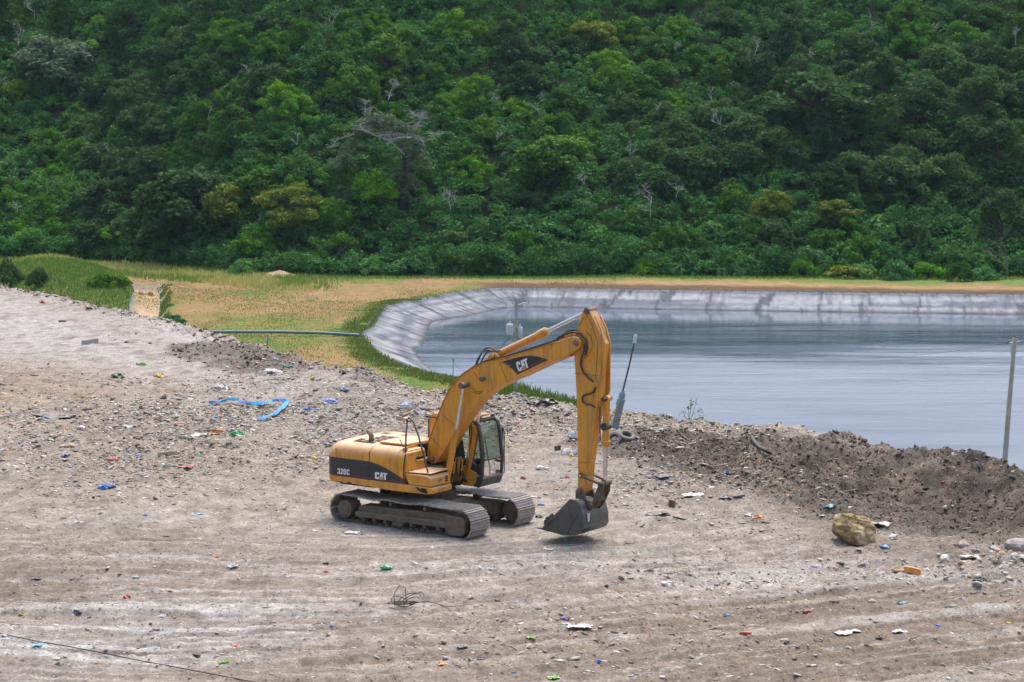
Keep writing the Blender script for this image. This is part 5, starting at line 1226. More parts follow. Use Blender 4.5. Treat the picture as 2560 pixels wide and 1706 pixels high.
gr_ = blades("grass", P, H, .055, C, GRASSM, seed=31); tag(gr_, kind="stuff")
# ================================================================== POLES, PIPES, POSTS
CONC = simple("pale_concrete", (.36, .33, .29), .9, var=.15, scale=2, bmp=.2)
GALV = simple("galvanised_grey", (.46, .48, .49), .45, metal=.2, var=.12)
WIRE = simple("black_wire", (.03, .03, .03), .6)
ENAM = simple("white_enamel", (.52, .53, .53), .4, var=.06)
p = Vector(gz(1288, 990, ZB)); kk = p.y / FPX
up_ = empty("utility_pole", p); tag(up_, "concrete utility pole behind the excavator boom carrying two white transformers", "utility pole")
MB().tube([(0, 0, -.5), (.04, 0, 4.2), (.12, 0, 8.25)], [.19, .15, .11], 10).build("pole", CONC, up_)
ca = MB(); ca.tube([(-.75, 0, 7.45), (.1, 0, 7.6), (.65, 0, 7.85), (1.1, 0, 7.8)], [.05, .06, .05, .04], 6); ca.box(-.6, -.1, -.04, .04, 8.16, 8.22); ca.build("cross_arm", GALV, up_)
for dx in (-.75, 1.1): MB().tube([(dx, 0, 7.5 if dx < 0 else 7.8), (dx, 0, 7.75 if dx < 0 else 8.0)], .06, 8).build("insulator", ENAM, up_)
for i, (dx, z0, w_, h_, lb) in enumerate([(-.46, 5.15, .30, .95, "white cylindrical transformer hung on the left of the utility pole"), (.40, 4.9, .22, .95, "narrow grey-white transformer hung on the right of the utility pole")]):
    t = empty("transformer", p + Vector((dx, -.05, z0))); tag(t, lb, "transformer")
    b_ = MB(); b_.tube([(0, 0, 0), (0, 0, .06), (0, 0, h_ - .08), (0, 0, h_)], [w_ * .85, w_, w_, w_ * .8], 18); b_.tube([(0, 0, h_ * .2), (0, 0, h_ * .24)], w_ * 1.03, 18); b_.build("tank", ENAM if i == 0 else GALV, t)
    MB().tube([(0, 0, h_), (0, 0, h_ + .22), (0, 0, h_ + .26)], [.06, .05, .02], 8).build("bushing", GALV, t); MB().box(-w_ if dx > 0 else w_ - .05, (-w_ + .05) if dx > 0 else w_ + .16, -.05, .05, .2, h_ * .8).build("bracket", GALV, t)
    if i == 0: MB().tube([(0, 0, 0), (-.1, 0, -.3), (-.5, 0, -.75), (-.8, 0, -1.3), (-.85, 0, -1.9)], .025, 5).build("cable", WIRE, t)
p2 = Vector(gz(2508, 1156, ZB)); p2.z = ZB - 1.0
up2 = empty("utility_pole", p2); tag(up2, "slightly leaning concrete utility pole standing beside the water at the right edge", "utility pole"); k2 = p2.y / FPX
tip = Vector(((2530 - 2508) * k2, 0, 9.4)); MB().tube([(0, 0, -1), tip * .5, tip], [.20, .165, .125], 10).build("pole", CONC, up2)
ca = MB(); ca.tube([tip + Vector((-.42, 0, -.33)), tip + Vector((.32, -.1, -.20)), tip + Vector((.42, -.2, -.1))], .045, 6); ca.tube([tip + Vector((-.15, 0, -1.15)), tip + Vector((-.2, 0, -.5)), tip + Vector((0, 0, .05))], .09, 6); ca.build("cross_arm", GALV, up2)
for dx, dz in ((-.42, -.25), (.42, -.05), (0, .12), (-.12, -1.9)): MB().tube([tip + Vector((dx, 0, dz - .08)), tip + Vector((dx, 0, dz + .1))], .05, 8).build("insulator", simple("brown_insulator", (.16, .08, .06), .4), up2)
def sag(a, b, s, n=18): return [a.lerp(b, i / n) - Vector((0, 0, s * 4 * (i / n) * (1 - i / n))) for i in range(n + 1)]
A1 = p + Vector((1.1, 0, 7.8)); A2 = p2 + tip + Vector((-.42, 0, -.3))
for i, (a, b, s, lb) in enumerate([(A1, A2, 2.6, "thin dark power line running from the transformer pole to the right-hand pole")]):
    tag(MB().tube(sag(a, b, s, 40), .011, 4).build("power_line", WIRE), lb, "wire")
tag(MB().tube(sag(p + Vector((-.75, 0, 7.5)), p + Vector((-36, 20, 8.8)), 1.5), .011, 4).build("power_line", WIRE), "thin wire leaving the transformer pole towards the left over the liner", "wire")
# thin post with a hanging cable at the near shore
q = Vector(gz(1133, 952, ZB)); pp = empty("shore_post", q); tag(pp, "thin blue-grey post with a hanging cable on the near shore, left of the boom", "post")
MB().tube([(0, 0, -.3), (0, 0, 2.05)], .045, 8).build("post", simple("blue_grey_post", (.25, .34, .38), .6), pp); MB().tube([(0, 0, 2.0), (.18, 0, 1.5), (.55, 0, 1.05), (1.1, 0, .80), (1.6, 0, .75)], .022, 5).build("cable", simple("teal_cable", (.10, .2, .24), .6), pp)
# blue-grey drain pipe
a = Vector(gz(520, 836, ZB)); b_ = Vector(gz(898, 842, ZB)); a = Vector((a.x, b_.y, ZB + .25)); a.x = (520 - 1280) / FPX * b_.y * 1.0; 
pts = [a.lerp(b_, t) + Vector((0, 0, 0)) for t in (0, .25, .5, .75, 1)]; zs = [ZB + .50, ZB + .52, ZB + .50, ZB + .40, ZB + .16]
dp = empty("drain_pipe", (0, 0, 0)); tag(dp, "long blue-grey plastic pipe lying across the meadow and ending at the pond liner", "pipe")
PM = simple("blue_grey_pipe", (.10, .165, .19), .5, var=.15, scale=1, dust=.1)
MB().tube([(v.x, v.y, z) for v, z in zip(pts, zs)], .17, 14).build("pipe_body", PM, dp)
for t in (.18, .42, .66, .86):
    v = pts[0].lerp(pts[-1], t); z = float(np.interp(t, [0, .25, .5, .75, 1], zs)); MB().tube([(v.x - .12, v.y, z), (v.x + .12, v.y, z - .001)], .20, 14).build("coupling", PM, dp)
q = Vector(gz(668, 866, ZB)); tag(MB().tube([(q.x, q.y, ZB - .3), (q.x + .05, q.y, ZB + .6), (q.x + .1, q.y, ZB + 1.25)], [.13, .12, .10], 8).build("pipe_post", CONC), "pale leaning post supporting the blue-grey pipe", "post")
q = Vector(gz(885, 810, ZB)); tag(MB().tube([(q.x, q.y, ZB - .2), (q.x + .18, q.y, ZB + .85)], [.07, .05], 6).build("stake", simple("dark_stake", (.07, .05, .04), .9)), "short dark wooden stake on the meadow left of the liner", "stake")
# leaning vent pipe on the waste
q = groundpt(1537, 1071); kv = q.y / FPX
vp = empty("vent_pipe", q); tag(vp, "leaning gas vent pipe with blue-grey couplings, thin dark rod and white cap", "vent pipe")
def vv(px, py): return Vector(((px - 1537) * kv, 0, (1071 - py) * kv * 1.01))
MB().tube([vv(1534, 1090), vv(1537, 1071), vv(1550, 1013)], .125, 16).build("pipe_body", simple("dirty_grey_pipe", (.19, .20, .195), .7, var=.45, scale=5), vp)
BG = simple("blue_grey_coupling", (.165, .25, .275), .5, var=.1)
MB().tube([vv(1549, 1014), vv(1549.4, 1012), vv(1553, 998), vv(1553.4, 996)], [.125, .145, .145, .12], 18).build("coupling", BG, vp); MB().tube([vv(1553, 997), vv(1555.6, 985), vv(1556.5, 979), vv(1557, 976)], [.118, .115, .07, .05], 18).build("reducer", BG, vp)
MB().tube([vv(1557, 977), vv(1572, 915), vv(1585, 856)], [.032, .03, .028], 8).build("rod", simple("dark_rod", (.05, .042, .04), .6), vp)
MB().tube([vv(1584.6, 858), vv(1585, 857), vv(1588.6, 838), vv(1589, 836)], [.045, .062, .062, .05], 12).build("cap", ENAM, vp)
# dirt mound on the far bank and sandbags in the channel
dm = hz(700, 694); g = np.random.default_rng(8); V_ = []; n_ = 26
xs_ = np.linspace(-1, 1, n_); XX_, YY_ = np.meshgrid(xs_, xs_); rr_ = np.sqrt(XX_ ** 2 + YY_ ** 2); Z_ = 1.35 * np.clip(1 - rr_, 0, 1) ** .9 * (1 + .5 * XX_ * -.2) + (fbm(XX_ * 4 + 5, YY_ * 4, 601, 3) - .5) * .45 * (rr_ < .95) - .15
ix_ = np.arange(n_ * n_).reshape(n_, n_); F_ = np.stack([ix_[:-1, :-1], ix_[:-1, 1:], ix_[1:, 1:], ix_[1:, :-1]], -1).reshape(-1, 4)
mo = np_mesh("dirt_mound", np.stack([XX_ * 3.6, YY_ * 3, Z_], -1).reshape(-1, 3), F_, simple("pale_dug_earth", (.37, .255, .16), .95, var=.35, scale=1.2, bmp=.6), smooth=False); mo.location = dm
tag(mo, "heap of pale reddish dug earth beside the shrubs on the meadow", "dirt mound")
SB = simple("tan_sandbag", (.36, .23, .10), .9, var=.2)
for i, (px_, py_, lb) in enumerate([(352, 738, "tan sandbag on the channel floor, nearer left one"), (377, 738, "tan sandbag on the channel floor, nearer right one"), (356, 722, "small tan sandbag in the channel, farther left one"), (373, 722, "small tan sandbag in the channel, farther right one")]):
    v = gz(px_, py_, ZB - 1.4); tag(MB().ell((v[0], v[1], ZB - 1.2), .42, .5, .42, 10, 7).build("sandbag", SB), lb, "sandbag", "sandbags in the drainage channel")
# ================================================================== LITTER AND STONES, one by one
PAL = {"white": (.66, .66, .64), "offwhite": (.52, .50, .45), "grey": (.25, .25, .25), "black": (.018, .018, .022), "darkblue": (.035, .05, .10), "blue": (.03, .20, .55), "cyan": (.05, .42, .60), "teal": (.04, .33, .32),
       "green": (.02, .40, .14), "darkgreen": (.02, .12, .07), "lime": (.20, .52, .06), "red": (.52, .03, .035), "orange": (.68, .26, .03), "yellow": (.70, .46, .04), "pink": (.72, .10, .34), "purple": (.22, .14, .50), "tan": (.42, .30, .18), "brown": (.16, .10, .06),
       "stone": (.36, .33, .29), "rust": (.25, .11, .05), "palegreen": (.30, .50, .40)}
_pm = {}
def pmat(c, r=.5):
    if c not in _pm: _pm[c] = simple("litter_" + c, PAL[c], .95 if c in ("stone", "tan", "brown") else r, var=.22, scale=9, dust=.55)
    return _pm[c]
def nz(v, s, f): return Vector((float(vn(v.x * f + s, v.y * f + v.z * f * .7, s)) - .5, float(vn(v.y * f - s, v.z * f + v.x * f * .6, s + 3)) - .5, float(vn(v.z * f, v.x * f + v.y * f * .8 + s, s + 5)) - .5))
def bag(w, h, s):                                          # crumpled bag: creased lump with pulled corners
    m = bmesh.new(); bmesh.ops.create_icosphere(m, subdivisions=3, radius=.5)
    for v in m.verts:
        n = nz(v.co, s, 4.0) * .55 + nz(v.co, s + 9, 9.0) * .30; v.co = v.co + n
        v.co.x *= w; v.co.y *= w * .75; v.co.z = max(v.co.z * h * 1.15, -.12 * h) + h * .15
    return m
def scrap(w, h, s):                                        # torn sheet lying in folds
    m = bmesh.new(); bmesh.ops.create_grid(m, x_segments=9, y_segments=6, size=.5)
    for v in m.verts:
        e = float(vn(v.co.x * 7 + s, v.co.y * 7, s)) - .5; c = v.co.copy(); v.co.x = c.x * w * (1 + e * .5); v.co.y = c.y * w * .6 * (1 + e)
        v.co.z = h * (.25 + 1.3 * abs(float(vn(c.x * 4.5 + s, c.y * 4.5, s + 2)) - .5) + .5 * abs(float(vn(c.x * 11, c.y * 11 + s, s + 4)) - .5))
    r = bmesh.ops.solidify(m, geom=m.faces[:], thickness=.008); return m
def stone(w, h, s):
    m = bmesh.new(); bmesh.ops.create_icosphere(m, subdivisions=2, radius=.5)
    for v in m.verts:
        v.co = v.co + nz(v.co, s, 2.2) * .45 + nz(v.co, s + 4, 5) * .14; v.co.x *= w; v.co.y *= w * .8; v.co.z = v.co.z * h + h * .28
    return m
def plank(w, h, s):
    m = bmesh.new(); bmesh.ops.create_cube(m, size=1)
    bmesh.ops.subdivide_edges(m, edges=[e for e in m.edges if abs(e.verts[0].co.x - e.verts[1].co.x) > .5], cuts=4)
    for v in m.verts:
        c = v.co.copy(); v.co = Vector((c.x * w, c.y * max(.1, w * .16) + .04 * w * math.sin(c.x * 3 + s), c.z * h + h * .5 + .07 * w * math.sin(c.x * 2.2 + s) + .05 * w))
        v.co += nz(c, s, 5) * .02
    bmesh.ops.bevel(m, geom=m.edges[:], offset=.008, segments=1, affect="EDGES"); return m
SHAPE = {"bag": bag, "scrap": scrap, "stone": stone, "plank": plank}
CATN = {"bag": "plastic bag", "scrap": "litter", "stone": "stone", "plank": "plank"}
def litter(px, py, wpx, hpx, shp, colr, label, name=None, group=None, cat=None, rz=None, seed=None):
    p = groundpt(px, py); k = (p - Vector((0, 0, CH))).length / FPX; seed = seed if seed is not None else int(px * 3 + py)
    bmx = SHAPE[shp](wpx * k, max(.03, hpx * k), seed % 97); me = bpy.data.meshes.new(name or {"bag": "plastic_bag", "scrap": "litter_scrap", "stone": "stone", "plank": "plank"}[shp]); bmx.to_mesh(me); bmx.free()
    o = bpy.data.objects.new(me.name, me); COL.objects.link(o); me.materials.append(pmat(colr)); o.location = p + Vector((0, 0, -.01)); o.rotation_euler = (0, 0, rz if rz is not None else random.Random(seed).uniform(-.6, .6))
    if shp in ("bag",): finish(o, 40)
    tag(o, label, cat or CATN[shp], group); return o
L = litter
for a_ in [
 (297, 945, 26, 15, "bag", "darkgreen", "dark green bag on the slope below the pale crest"), (353, 913, 18, 8, "bag", "lime", "yellow-green scrap of plastic above the dark green bag"), (397, 943, 22, 11, "bag", "yellow", "yellow bag right of the dark green bag"),
 (106, 758, 12, 7, "bag", "red", "tiny red bag on the grey slope near the left crest"), (682, 931, 32, 12, "bag", "white", "long white sack lying at the edge of the dark soil above the blue cloth"), (548, 975, 34, 18, "bag", "offwhite", "crumpled off-white bundle above the left end of the blue cloth"),
 (595, 1090, 26, 14, "bag", "green", "bright green bag between the blue cloth and the excavator"), (544, 1083, 32, 11, "bag", "orange", "flat orange-tan cushion left of the bright green bag"), (419, 1140, 52, 9, "plank", "tan", "sheet of tan cardboard lying on the rubbish left of the excavator"),
 (319, 1072, 24, 14, "bag", "white", "rounded white sack on rubbish below the black plastic heap"), (204, 1074, 19, 13, "bag", "white", "small white sack left of the rounded white sack"), (166, 1139, 24, 7, "scrap", "purple", "purple rag in the rubbish at far left"),
 (280, 1153, 26, 11, "bag", "red", "dark red rag in the rubbish left of the tan cardboard"), (467, 1170, 34, 8, "scrap", "red", "crimson torn cloth below the tan cardboard"), (261, 1222, 32, 16, "bag", "blue", "blue plastic bundle near the lower edge of the rubbish at left"),
 (25, 1127, 12, 8, "bag", "orange", "small orange bag at the far left edge"), (785, 1147, 16, 10, "bag", "yellow", "yellow-orange bag just left of the excavator's tail"), (140, 1044, 90, 12, "scrap", "black", "long heap of torn black plastic at the left"),
 (176, 1121, 30, 18, "stone", "tan", "tan stone block above the purple rag"), (495, 1092, 44, 11, "scrap", "white", "white draped sheet left of the orange cushion"), (225, 861, 42, 12, "plank", "stone", "pale grey concrete block on the smooth grey slope"),
 (718, 918, 14, 7, "bag", "teal", "teal scrap on the dark soil right of the long white sack"), (780, 949, 11, 9, "bag", "yellow", "yellow disc-like scrap below the dark soil band"), (933, 948, 24, 15, "bag", "offwhite", "pale bundle at the right end of the dark soil band"),
 (824, 1007, 36, 14, "bag", "blue", "bright blue crumpled plastic right of the blue cloth"), (862, 977, 22, 8, "scrap", "blue", "flat blue scrap above the bright blue crumpled plastic"), (378, 790, 26, 9, "plank", "stone", "pale slab on the crest beside the channel"),
 (410, 997, 11, 9, "bag", "black", "small black bag left of the blue cloth"), (820, 1119, 14, 9, "bag", "black", "black rag above the excavator's tail"), (1016, 1022, 32, 26, "bag", "white", "white torn plastic sheet standing up left of the boom"),
 (1056, 1036, 18, 12, "bag", "white", "small white plastic scrap right of the standing sheet"), (1107, 968, 26, 15, "plank", "tan", "pale tan board on the crest left of the boom"), (1337, 1010, 26, 10, "bag", "black", "low black plastic bag on the crest between boom and stick"),
 (1375, 1009, 36, 17, "bag", "black", "larger black plastic bag on the crest beside the stick"), (1430, 1094, 24, 22, "bag", "white", "white plastic sheet partly hidden behind the stick"), (1420, 1140, 34, 26, "bag", "white", "big white bag left of the lower stick"), (1428, 1142, 14, 10, "bag", "yellow", "yellow plastic against the big white bag"),
 (1395, 1126, 16, 16, "bag", "black", "dark bag left of the big white bag"), (1516, 1089, 9, 8, "bag", "cyan", "small light blue scrap right of the stick"), (1559, 1083, 16, 9, "bag", "pink", "bright pink bag beside the tyres"), (1354, 1173, 26, 11, "bag", "white", "white crumpled sheet between cab and stick"),
 (1307, 1199, 13, 9, "bag", "red", "red scrap right of the far track"), (1420, 1196, 12, 8, "bag", "pink", "pinkish red scrap at the stick's foot"), (1353, 1263, 18, 8, "bag", "blue", "blue scrap between the far track and the bucket"), (1348, 1294, 20, 8, "scrap", "black", "black rag left of the bucket"),
 (1416, 1367, 9, 5, "bag", "teal", "teal scrap in the shadow below the bucket"), (1370, 1374, 26, 4, "scrap", "white", "thin white strip just below the bucket's shadow"), (1645, 1196, 54, 16, "scrap", "darkblue", "dark blue-black tarpaulin right of the bucket linkage"), (1814, 1247, 34, 10, "scrap", "darkblue", "dark tarpaulin scrap at the foot of the dark soil"),
 (1848, 1243, 30, 5, "plank", "black", "black plank beside the dark tarpaulin scrap"), (1732, 1241, 54, 11, "scrap", "white", "spread of white plastic right of the bucket"), (1752, 1237, 9, 5, "bag", "yellow", "yellow scrap at the end of the white plastic"), (1815, 1182, 14, 6, "bag", "blue", "blue scrap on the dark soil above the white plastic"),
 (1954, 1240, 36, 6, "scrap", "orange", "bright orange strip on the dark soil"), (1893, 1294, 24, 10, "bag", "orange", "orange and white wrapper left of the boulder"), (1870, 1290, 22, 9, "bag", "white", "white wrapper touching the orange one"), (1917, 1309, 26, 14, "stone", "brown", "brown stone right of the orange wrapper"),
 (1725, 1114, 32, 6, "plank", "grey", "grey board on the dark bank"), (1647, 1088, 24, 7, "plank", "rust", "rusty tube on pale rubble above the dark bank"), (1645, 1288, 66, 10, "scrap", "black", "heap of grey-black torn plastic right of the bucket teeth"), (1699, 1299, 36, 5, "plank", "black", "thin black plank below the torn plastic heap"),
 (1680, 1267, 15, 17, "plank", "brown", "short dark stump above the torn plastic heap"), (2074, 1267, 22, 9, "bag", "cyan", "cyan bag on the soil above the boulder"), (2212, 1369, 22, 9, "bag", "blue", "bright blue bag at the boulder's lower right"), (2232, 1346, 20, 12, "bag", "white", "white bag right of the boulder"),
 (2195, 1315, 62, 14, "scrap", "offwhite", "crumpled pale sheeting against the boulder's right side"), (2358, 1206, 12, 5, "bag", "red", "small red scrap on the dark bank at right"), (2055, 1290, 14, 4, "scrap", "white", "white scrap left of the boulder top"),
 (2422, 1397, 48, 12, "scrap", "offwhite", "pale striped bag on the stones at the right"), (2281, 1436, 42, 15, "plank", "orange", "yellow-brown wooden block in front of the stones"), (2446, 1452, 24, 6, "scrap", "black", "black cloth at the right below the stones"),
 (2040, 1417, 20, 6, "bag", "purple", "violet scrap on the pale rubble"), (1864, 1587, 28, 6, "plank", "red", "bright red stick on the rutted ground"), (2199, 1597, 18, 10, "bag", "black", "black block on the rutted ground at lower right"), (2343, 1566, 16, 6, "bag", "blue", "deep blue scrap on the rutted ground at right"),
 (2250, 1582, 36, 9, "scrap", "white", "white paper sheet on the rutted ground"), (2113, 1581, 74, 8, "scrap", "offwhite", "long white strip left of the black block"), (2256, 1510, 22, 9, "bag", "teal", "teal and dark bundle below the wooden block"), (2522, 1559, 13, 6, "bag", "yellow", "yellow scrap at the lower right edge"),
 (1817, 1539, 14, 6, "bag", "blue", "small blue scrap above the red stick"), (2018, 1530, 22, 7, "bag", "red", "red and black scrap on brown ruts"), (966, 1421, 25, 11, "bag", "green", "emerald green net scrap in the open yard below the tracks"), (1450, 1571, 64, 12, "scrap", "white", "long white rag on the ground below the bucket"),
 (1412, 1549, 16, 8, "bag", "purple", "blue-violet scrap above the long white rag"), (1385, 1697, 30, 9, "scrap", "lime", "lime green sheet at the bottom edge"), (1327, 1595, 22, 6, "scrap", "lime", "light green scrap left of the long white rag"), (1155, 1618, 24, 5, "scrap", "black", "flat black strip low in the middle"),
 (1202, 1650, 18, 6, "bag", "darkblue", "dark blue scrap near the bottom centre"), (1497, 1656, 14, 10, "bag", "blue", "round blue scrap near the bottom"), (1023, 1673, 7, 10, "bag", "red", "small red scrap near the bottom, left of centre"), (1117, 1646, 18, 9, "bag", "white", "white crumpled paper near the bottom centre"),
 (1670, 1463, 30, 13, "bag", "white", "white lump on pale rubble right of centre"), (1553, 1448, 13, 9, "bag", "black", "black scrap below the bucket at right"), (1106, 1661, 24, 5, "scrap", "orange", "orange-red shreds near the bottom centre"), (317, 1495, 16, 9, "bag", "red", "bright red bag on the open yard at left"),
 (591, 1617, 20, 7, "bag", "red", "red scrap on the pale ground at lower left"), (560, 1658, 24, 8, "scrap", "lime", "bright green leafy scrap at lower left"), (581, 1416, 26, 12, "bag", "white", "white crumpled bag in the open yard left of the tracks"), (539, 1391, 12, 6, "bag", "orange", "small orange scrap above the white crumpled bag"),
 (815, 1430, 11, 6, "bag", "red", "small red scrap under a black one left of the tracks"), (815, 1411, 14, 8, "bag", "black", "black scrap above the small red one"), (828, 1568, 9, 8, "bag", "blue", "little blue scrap left of the wire coil"), (54, 1537, 14, 9, "bag", "yellow", "yellow bag at the lower left edge"),
 (407, 1544, 23, 10, "bag", "white", "white lump on the pale ground at lower left"), (92, 1449, 24, 8, "scrap", "darkblue", "dark flat scrap at the left edge of the yard"), (241, 1622, 22, 5, "scrap", "black", "black strip near the thin cable"), (247, 1658, 17, 6, "scrap", "orange", "orange-red shred below the thin cable"),
 (92, 1614, 26, 5, "scrap", "cyan", "pale blue film beside the thin cable"), (788, 1329, 18, 6, "bag", "white", "white scrap left of the track's rear end"), (492, 1287, 26, 5, "scrap", "cyan", "light blue strip where rubbish thins out at left"), (197, 1308, 24, 7, "scrap", "white", "white shreds at the left where rubbish thins out"),
 (340, 1444, 14, 5, "bag", "palegreen", "pale green scrap above the bright red bag"), (195, 1532, 20, 10, "bag", "darkblue", "dark and white scrap at lower left"), (880, 1333, 34, 6, "scrap", "white", "white film lying just below the near track"), (1082, 1368, 16, 6, "bag", "white", "white scrap below the front of the near track"),
 (1049, 1385, 20, 5, "scrap", "black", "small black strip below the near track"), (362, 1288, 13, 5, "bag", "blue", "small blue scrap at the lower edge of the rubbish"), (925, 1540, 0, 0, None, None, None),
 (1012, 1546, 9, 9, "bag", "white", "round white scrap below the wire coil"), (1560, 1125, 0, 0, None, None, None)]:
    if a_[4]: L(*a_)
# tyres
TY = simple("dusty_tyre", (.10, .095, .09), .9, var=.3, dust=.6, dustc=(.3, .27, .24))
def tyre(px, py, R, lb, tilt, rz):
    p = groundpt(px, py); m = MB(); n = 28; k = 10; vs = []; fs = []
    for i in range(n):
        a = 2 * math.pi * i / n
        for j in range(k):
            b = 2 * math.pi * j / k; r = R * .74 + math.copysign(abs(math.cos(b)) ** .6, math.cos(b)) * R * .26; z = math.copysign(abs(math.sin(b)) ** .6, math.sin(b)) * R * .30 * (1.0 if math.cos(b) > -.6 else .8); vs.append((r * math.cos(a), r * math.sin(a), z))
    for i in range(n):
        for j in range(k): fs.append((i * k + j, ((i + 1) % n) * k + j, ((i + 1) % n) * k + (j + 1) % k, i * k + (j + 1) % k))
    m.add(vs, fs); o = m.build("tyre", TY); o.location = p + Vector((0, 0, R * .42)); o.rotation_euler = (tilt, .12, rz); tag(o, lb, "tyre", "old tyres")
tyre(1566, 1100, .30, "dusty old tyre lying tilted beside the pink bag right of the stick", .45, .3); tyre(1536, 1106, .26, "half buried old tyre left of the tilted tyre", .9, -.4)
L(1532, 1091, 20, 12, "stone", "stone", "pale stone lying on top of the half buried tyre")
# long twisted cloth
pts = [groundpt(x, y) + Vector((0, 0, h)) for x, y, h in [(522, 1014, .05), (548, 1012, .06), (575, 1009, .12), (600, 1014, .14), (625, 1021, .12), (650, 1018, .10), (680, 1013, .13), (706, 1013, .12), (717, 1016, .14), (708, 1029, .14), (690, 1042, .12), (668, 1050, .08), (646, 1056, .05)]]
def catm(P, n=6):
    o = []
    for i in range(len(P) - 1):
        a, b, c, d = P[max(i - 1, 0)], P[i], P[i + 1], P[min(i + 2, len(P) - 1)]
        for k in range(n): t = k / n; o.append(.5 * ((2 * b) + (c - a) * t + (2 * a - 5 * b + 4 * c - d) * t * t + (3 * b - a - 3 * c + d) * t ** 3))
    return o + [P[-1]]
CP = catm(pts); vs = []; fs = []; gg = np.random.default_rng(3); acc = 0; cl = []
for i, P_ in enumerate(CP):
    d = (CP[min(i + 1, len(CP) - 1)] - CP[max(i - 1, 0)]).normalized(); s_ = d.cross(Vector((0, 0, 1))).normalized(); t = i / (len(CP) - 1); w = .05 + .10 * math.sin(math.pi * min(1, t * 1.05)) ** .7 * (.85 + .2 * math.sin(i * .45)); 
    if t > .66: w *= 1.15
    for j in range(9):
        u = j / 8 - .5; vs.append(P_ + s_ * w * 1.15 * u * 2 * .62 + Vector((0, 0, .02 + .09 * math.cos(u * 3.0) * (.6 + .4 * math.sin(i * .35 + u * 9)) + .03 * math.sin(i * .8 + u * 14))))
for i in range(len(CP) - 1):
    for j in range(8):
        fs.append((i * 9 + j, i * 9 + j + 1, (i + 1) * 9 + j + 1, (i + 1) * 9 + j)); t = i / len(CP)
        c = (.035, .23, .50) if i % 7 < 4 else (.07, .36, .62)
        if j in (1, 5) and i % 2: c = (.02, .14, .36)
        if any(abs(t - q) < .0075 for q in (.05, .28, .55)): c = (.60, .06, .34)
        if t > .66: c = (.10, .30, .62) if (i + j) % 3 else (.22, .42, .66)
        cl.append(c)
cl_o = np_mesh("cloth_banner", np.array([tuple(v) for v in vs]), np.array(fs), vcmat("printed_cloth", .8, 3, .75, 1.2, .2, 0), cols=np.array(cl), smooth=True); tag(cl_o, "long twisted bright blue cloth with pink bands lying on the rubbish", "cloth")
# cable, wire coil, curved black hose, posts, branch
cp = [groundpt(x, y) + Vector((0, 0, .035)) for x, y in [(-40, 1580), (13, 1591), (90, 1607), (172, 1621), (260, 1638), (344, 1655), (430, 1671), (520, 1688), (612, 1706), (700, 1722)]]
tag(MB().tube(catm(cp, 8), .011, 5).build("cable", WIRE), "thin black cable trailing across the pale ground at the lower left", "cable")
wc = groundpt(1010, 1520); wm = MB(); rr = random.Random(2)
for i in range(9):
    R1 = rr.uniform(.12, .26); a = rr.uniform(-1, 1); wm.tube([(math.cos(t) * R1 + a * .2, math.sin(t) * R1 * .6 + rr.uniform(-.02, .02), .05 + (.5 * R1 * (1 + math.sin(t + a)) if i < 4 else .06)) for t in np.linspace(0, 5.2, 16)], .009, 5)
wm.tube([(-.2, 0, .03), (-.22, .1, .28), (-.1, .12, .46), (.03, .05, .42), (.05, 0, .1)], .009, 5); wm.tube([(.1, 0, .1), (.5, .1, .12), (.9, 0, .03), (1.3, .1, .02)], .008, 5)
wo = wm.build("wire_coil", WIRE); wo.location = wc; tag(wo, "tangled coil of black wire on the open yard below the tracks", "wire")
hp_ = [groundpt(x, y) + Vector((0, 0, .1)) for x, y in [(1880, 1100), (1886, 1112), (1897, 1124), (1910, 1133), (1926, 1141)]]; tag(MB().tube(catm(hp_, 5), .06, 10).build("hose", simple("grey_black_hose", (.04, .038, .036), .7, dust=.2)), "curved dark hose hanging down the dark soil bank", "hose")
q = groundpt(1056, 976); lo = MB().tube([(.12, 0, -.1), (-.08, 0, .55)], .12, 10).build("log", simple("pale_log", (.33, .30, .26), .9, dust=.3)); lo.location = q; tag(lo, "short pale log standing askew on the crest left of the boom", "log")
q = groundpt(893, 947); lo = MB().tube([(-.1, 0, 0), (.05, 0, .25), (.12, 0, .50)], [.06, .04, .03], 6).build("branch", pmat("offwhite")); lo.location = q; tag(lo, "short pale branch upright by the dark soil clods", "branch")
q = groundpt(575, 838); lo = MB().tube([(-.75, 0, .35), (.75, 0, -.02)], .13, 8).build("log", simple("pale_beam", (.40, .37, .33), .9)); lo.location = q; tag(lo, "pale beam on the crest where the blue-grey pipe begins", "beam")
# shoots on the crest
q = groundpt(1721, 1048); g = np.random.default_rng(4); cs = [(g.uniform(-.3, .5), g.uniform(-.2, .2), .1 + g.random() * .22) for _ in range(8)] + [(g.uniform(-.1, .3), 0, .35 + .3 * g.random()) for _ in range(5)]
V, F, c = leaf_cloud(np.array(cs), [.07 + .05 * g.random() for _ in cs], 700, .04, 71); pt_ = empty("weed", q); tag(pt_, "small green weed on the crest against the water", "plant"); o = np_mesh("foliage", V, F, LEAF["bright"], cols=c); o.parent = pt_
sm_ = MB(); [sm_.tube([(x * .3, 0, -.05), (x, 0, z)], .008, 4) for x, z in ((-.2, .3), (.1, .7), (.3, .75), (.0, .4))]; sm_.build("stem", LEAF["mid"], pt_)
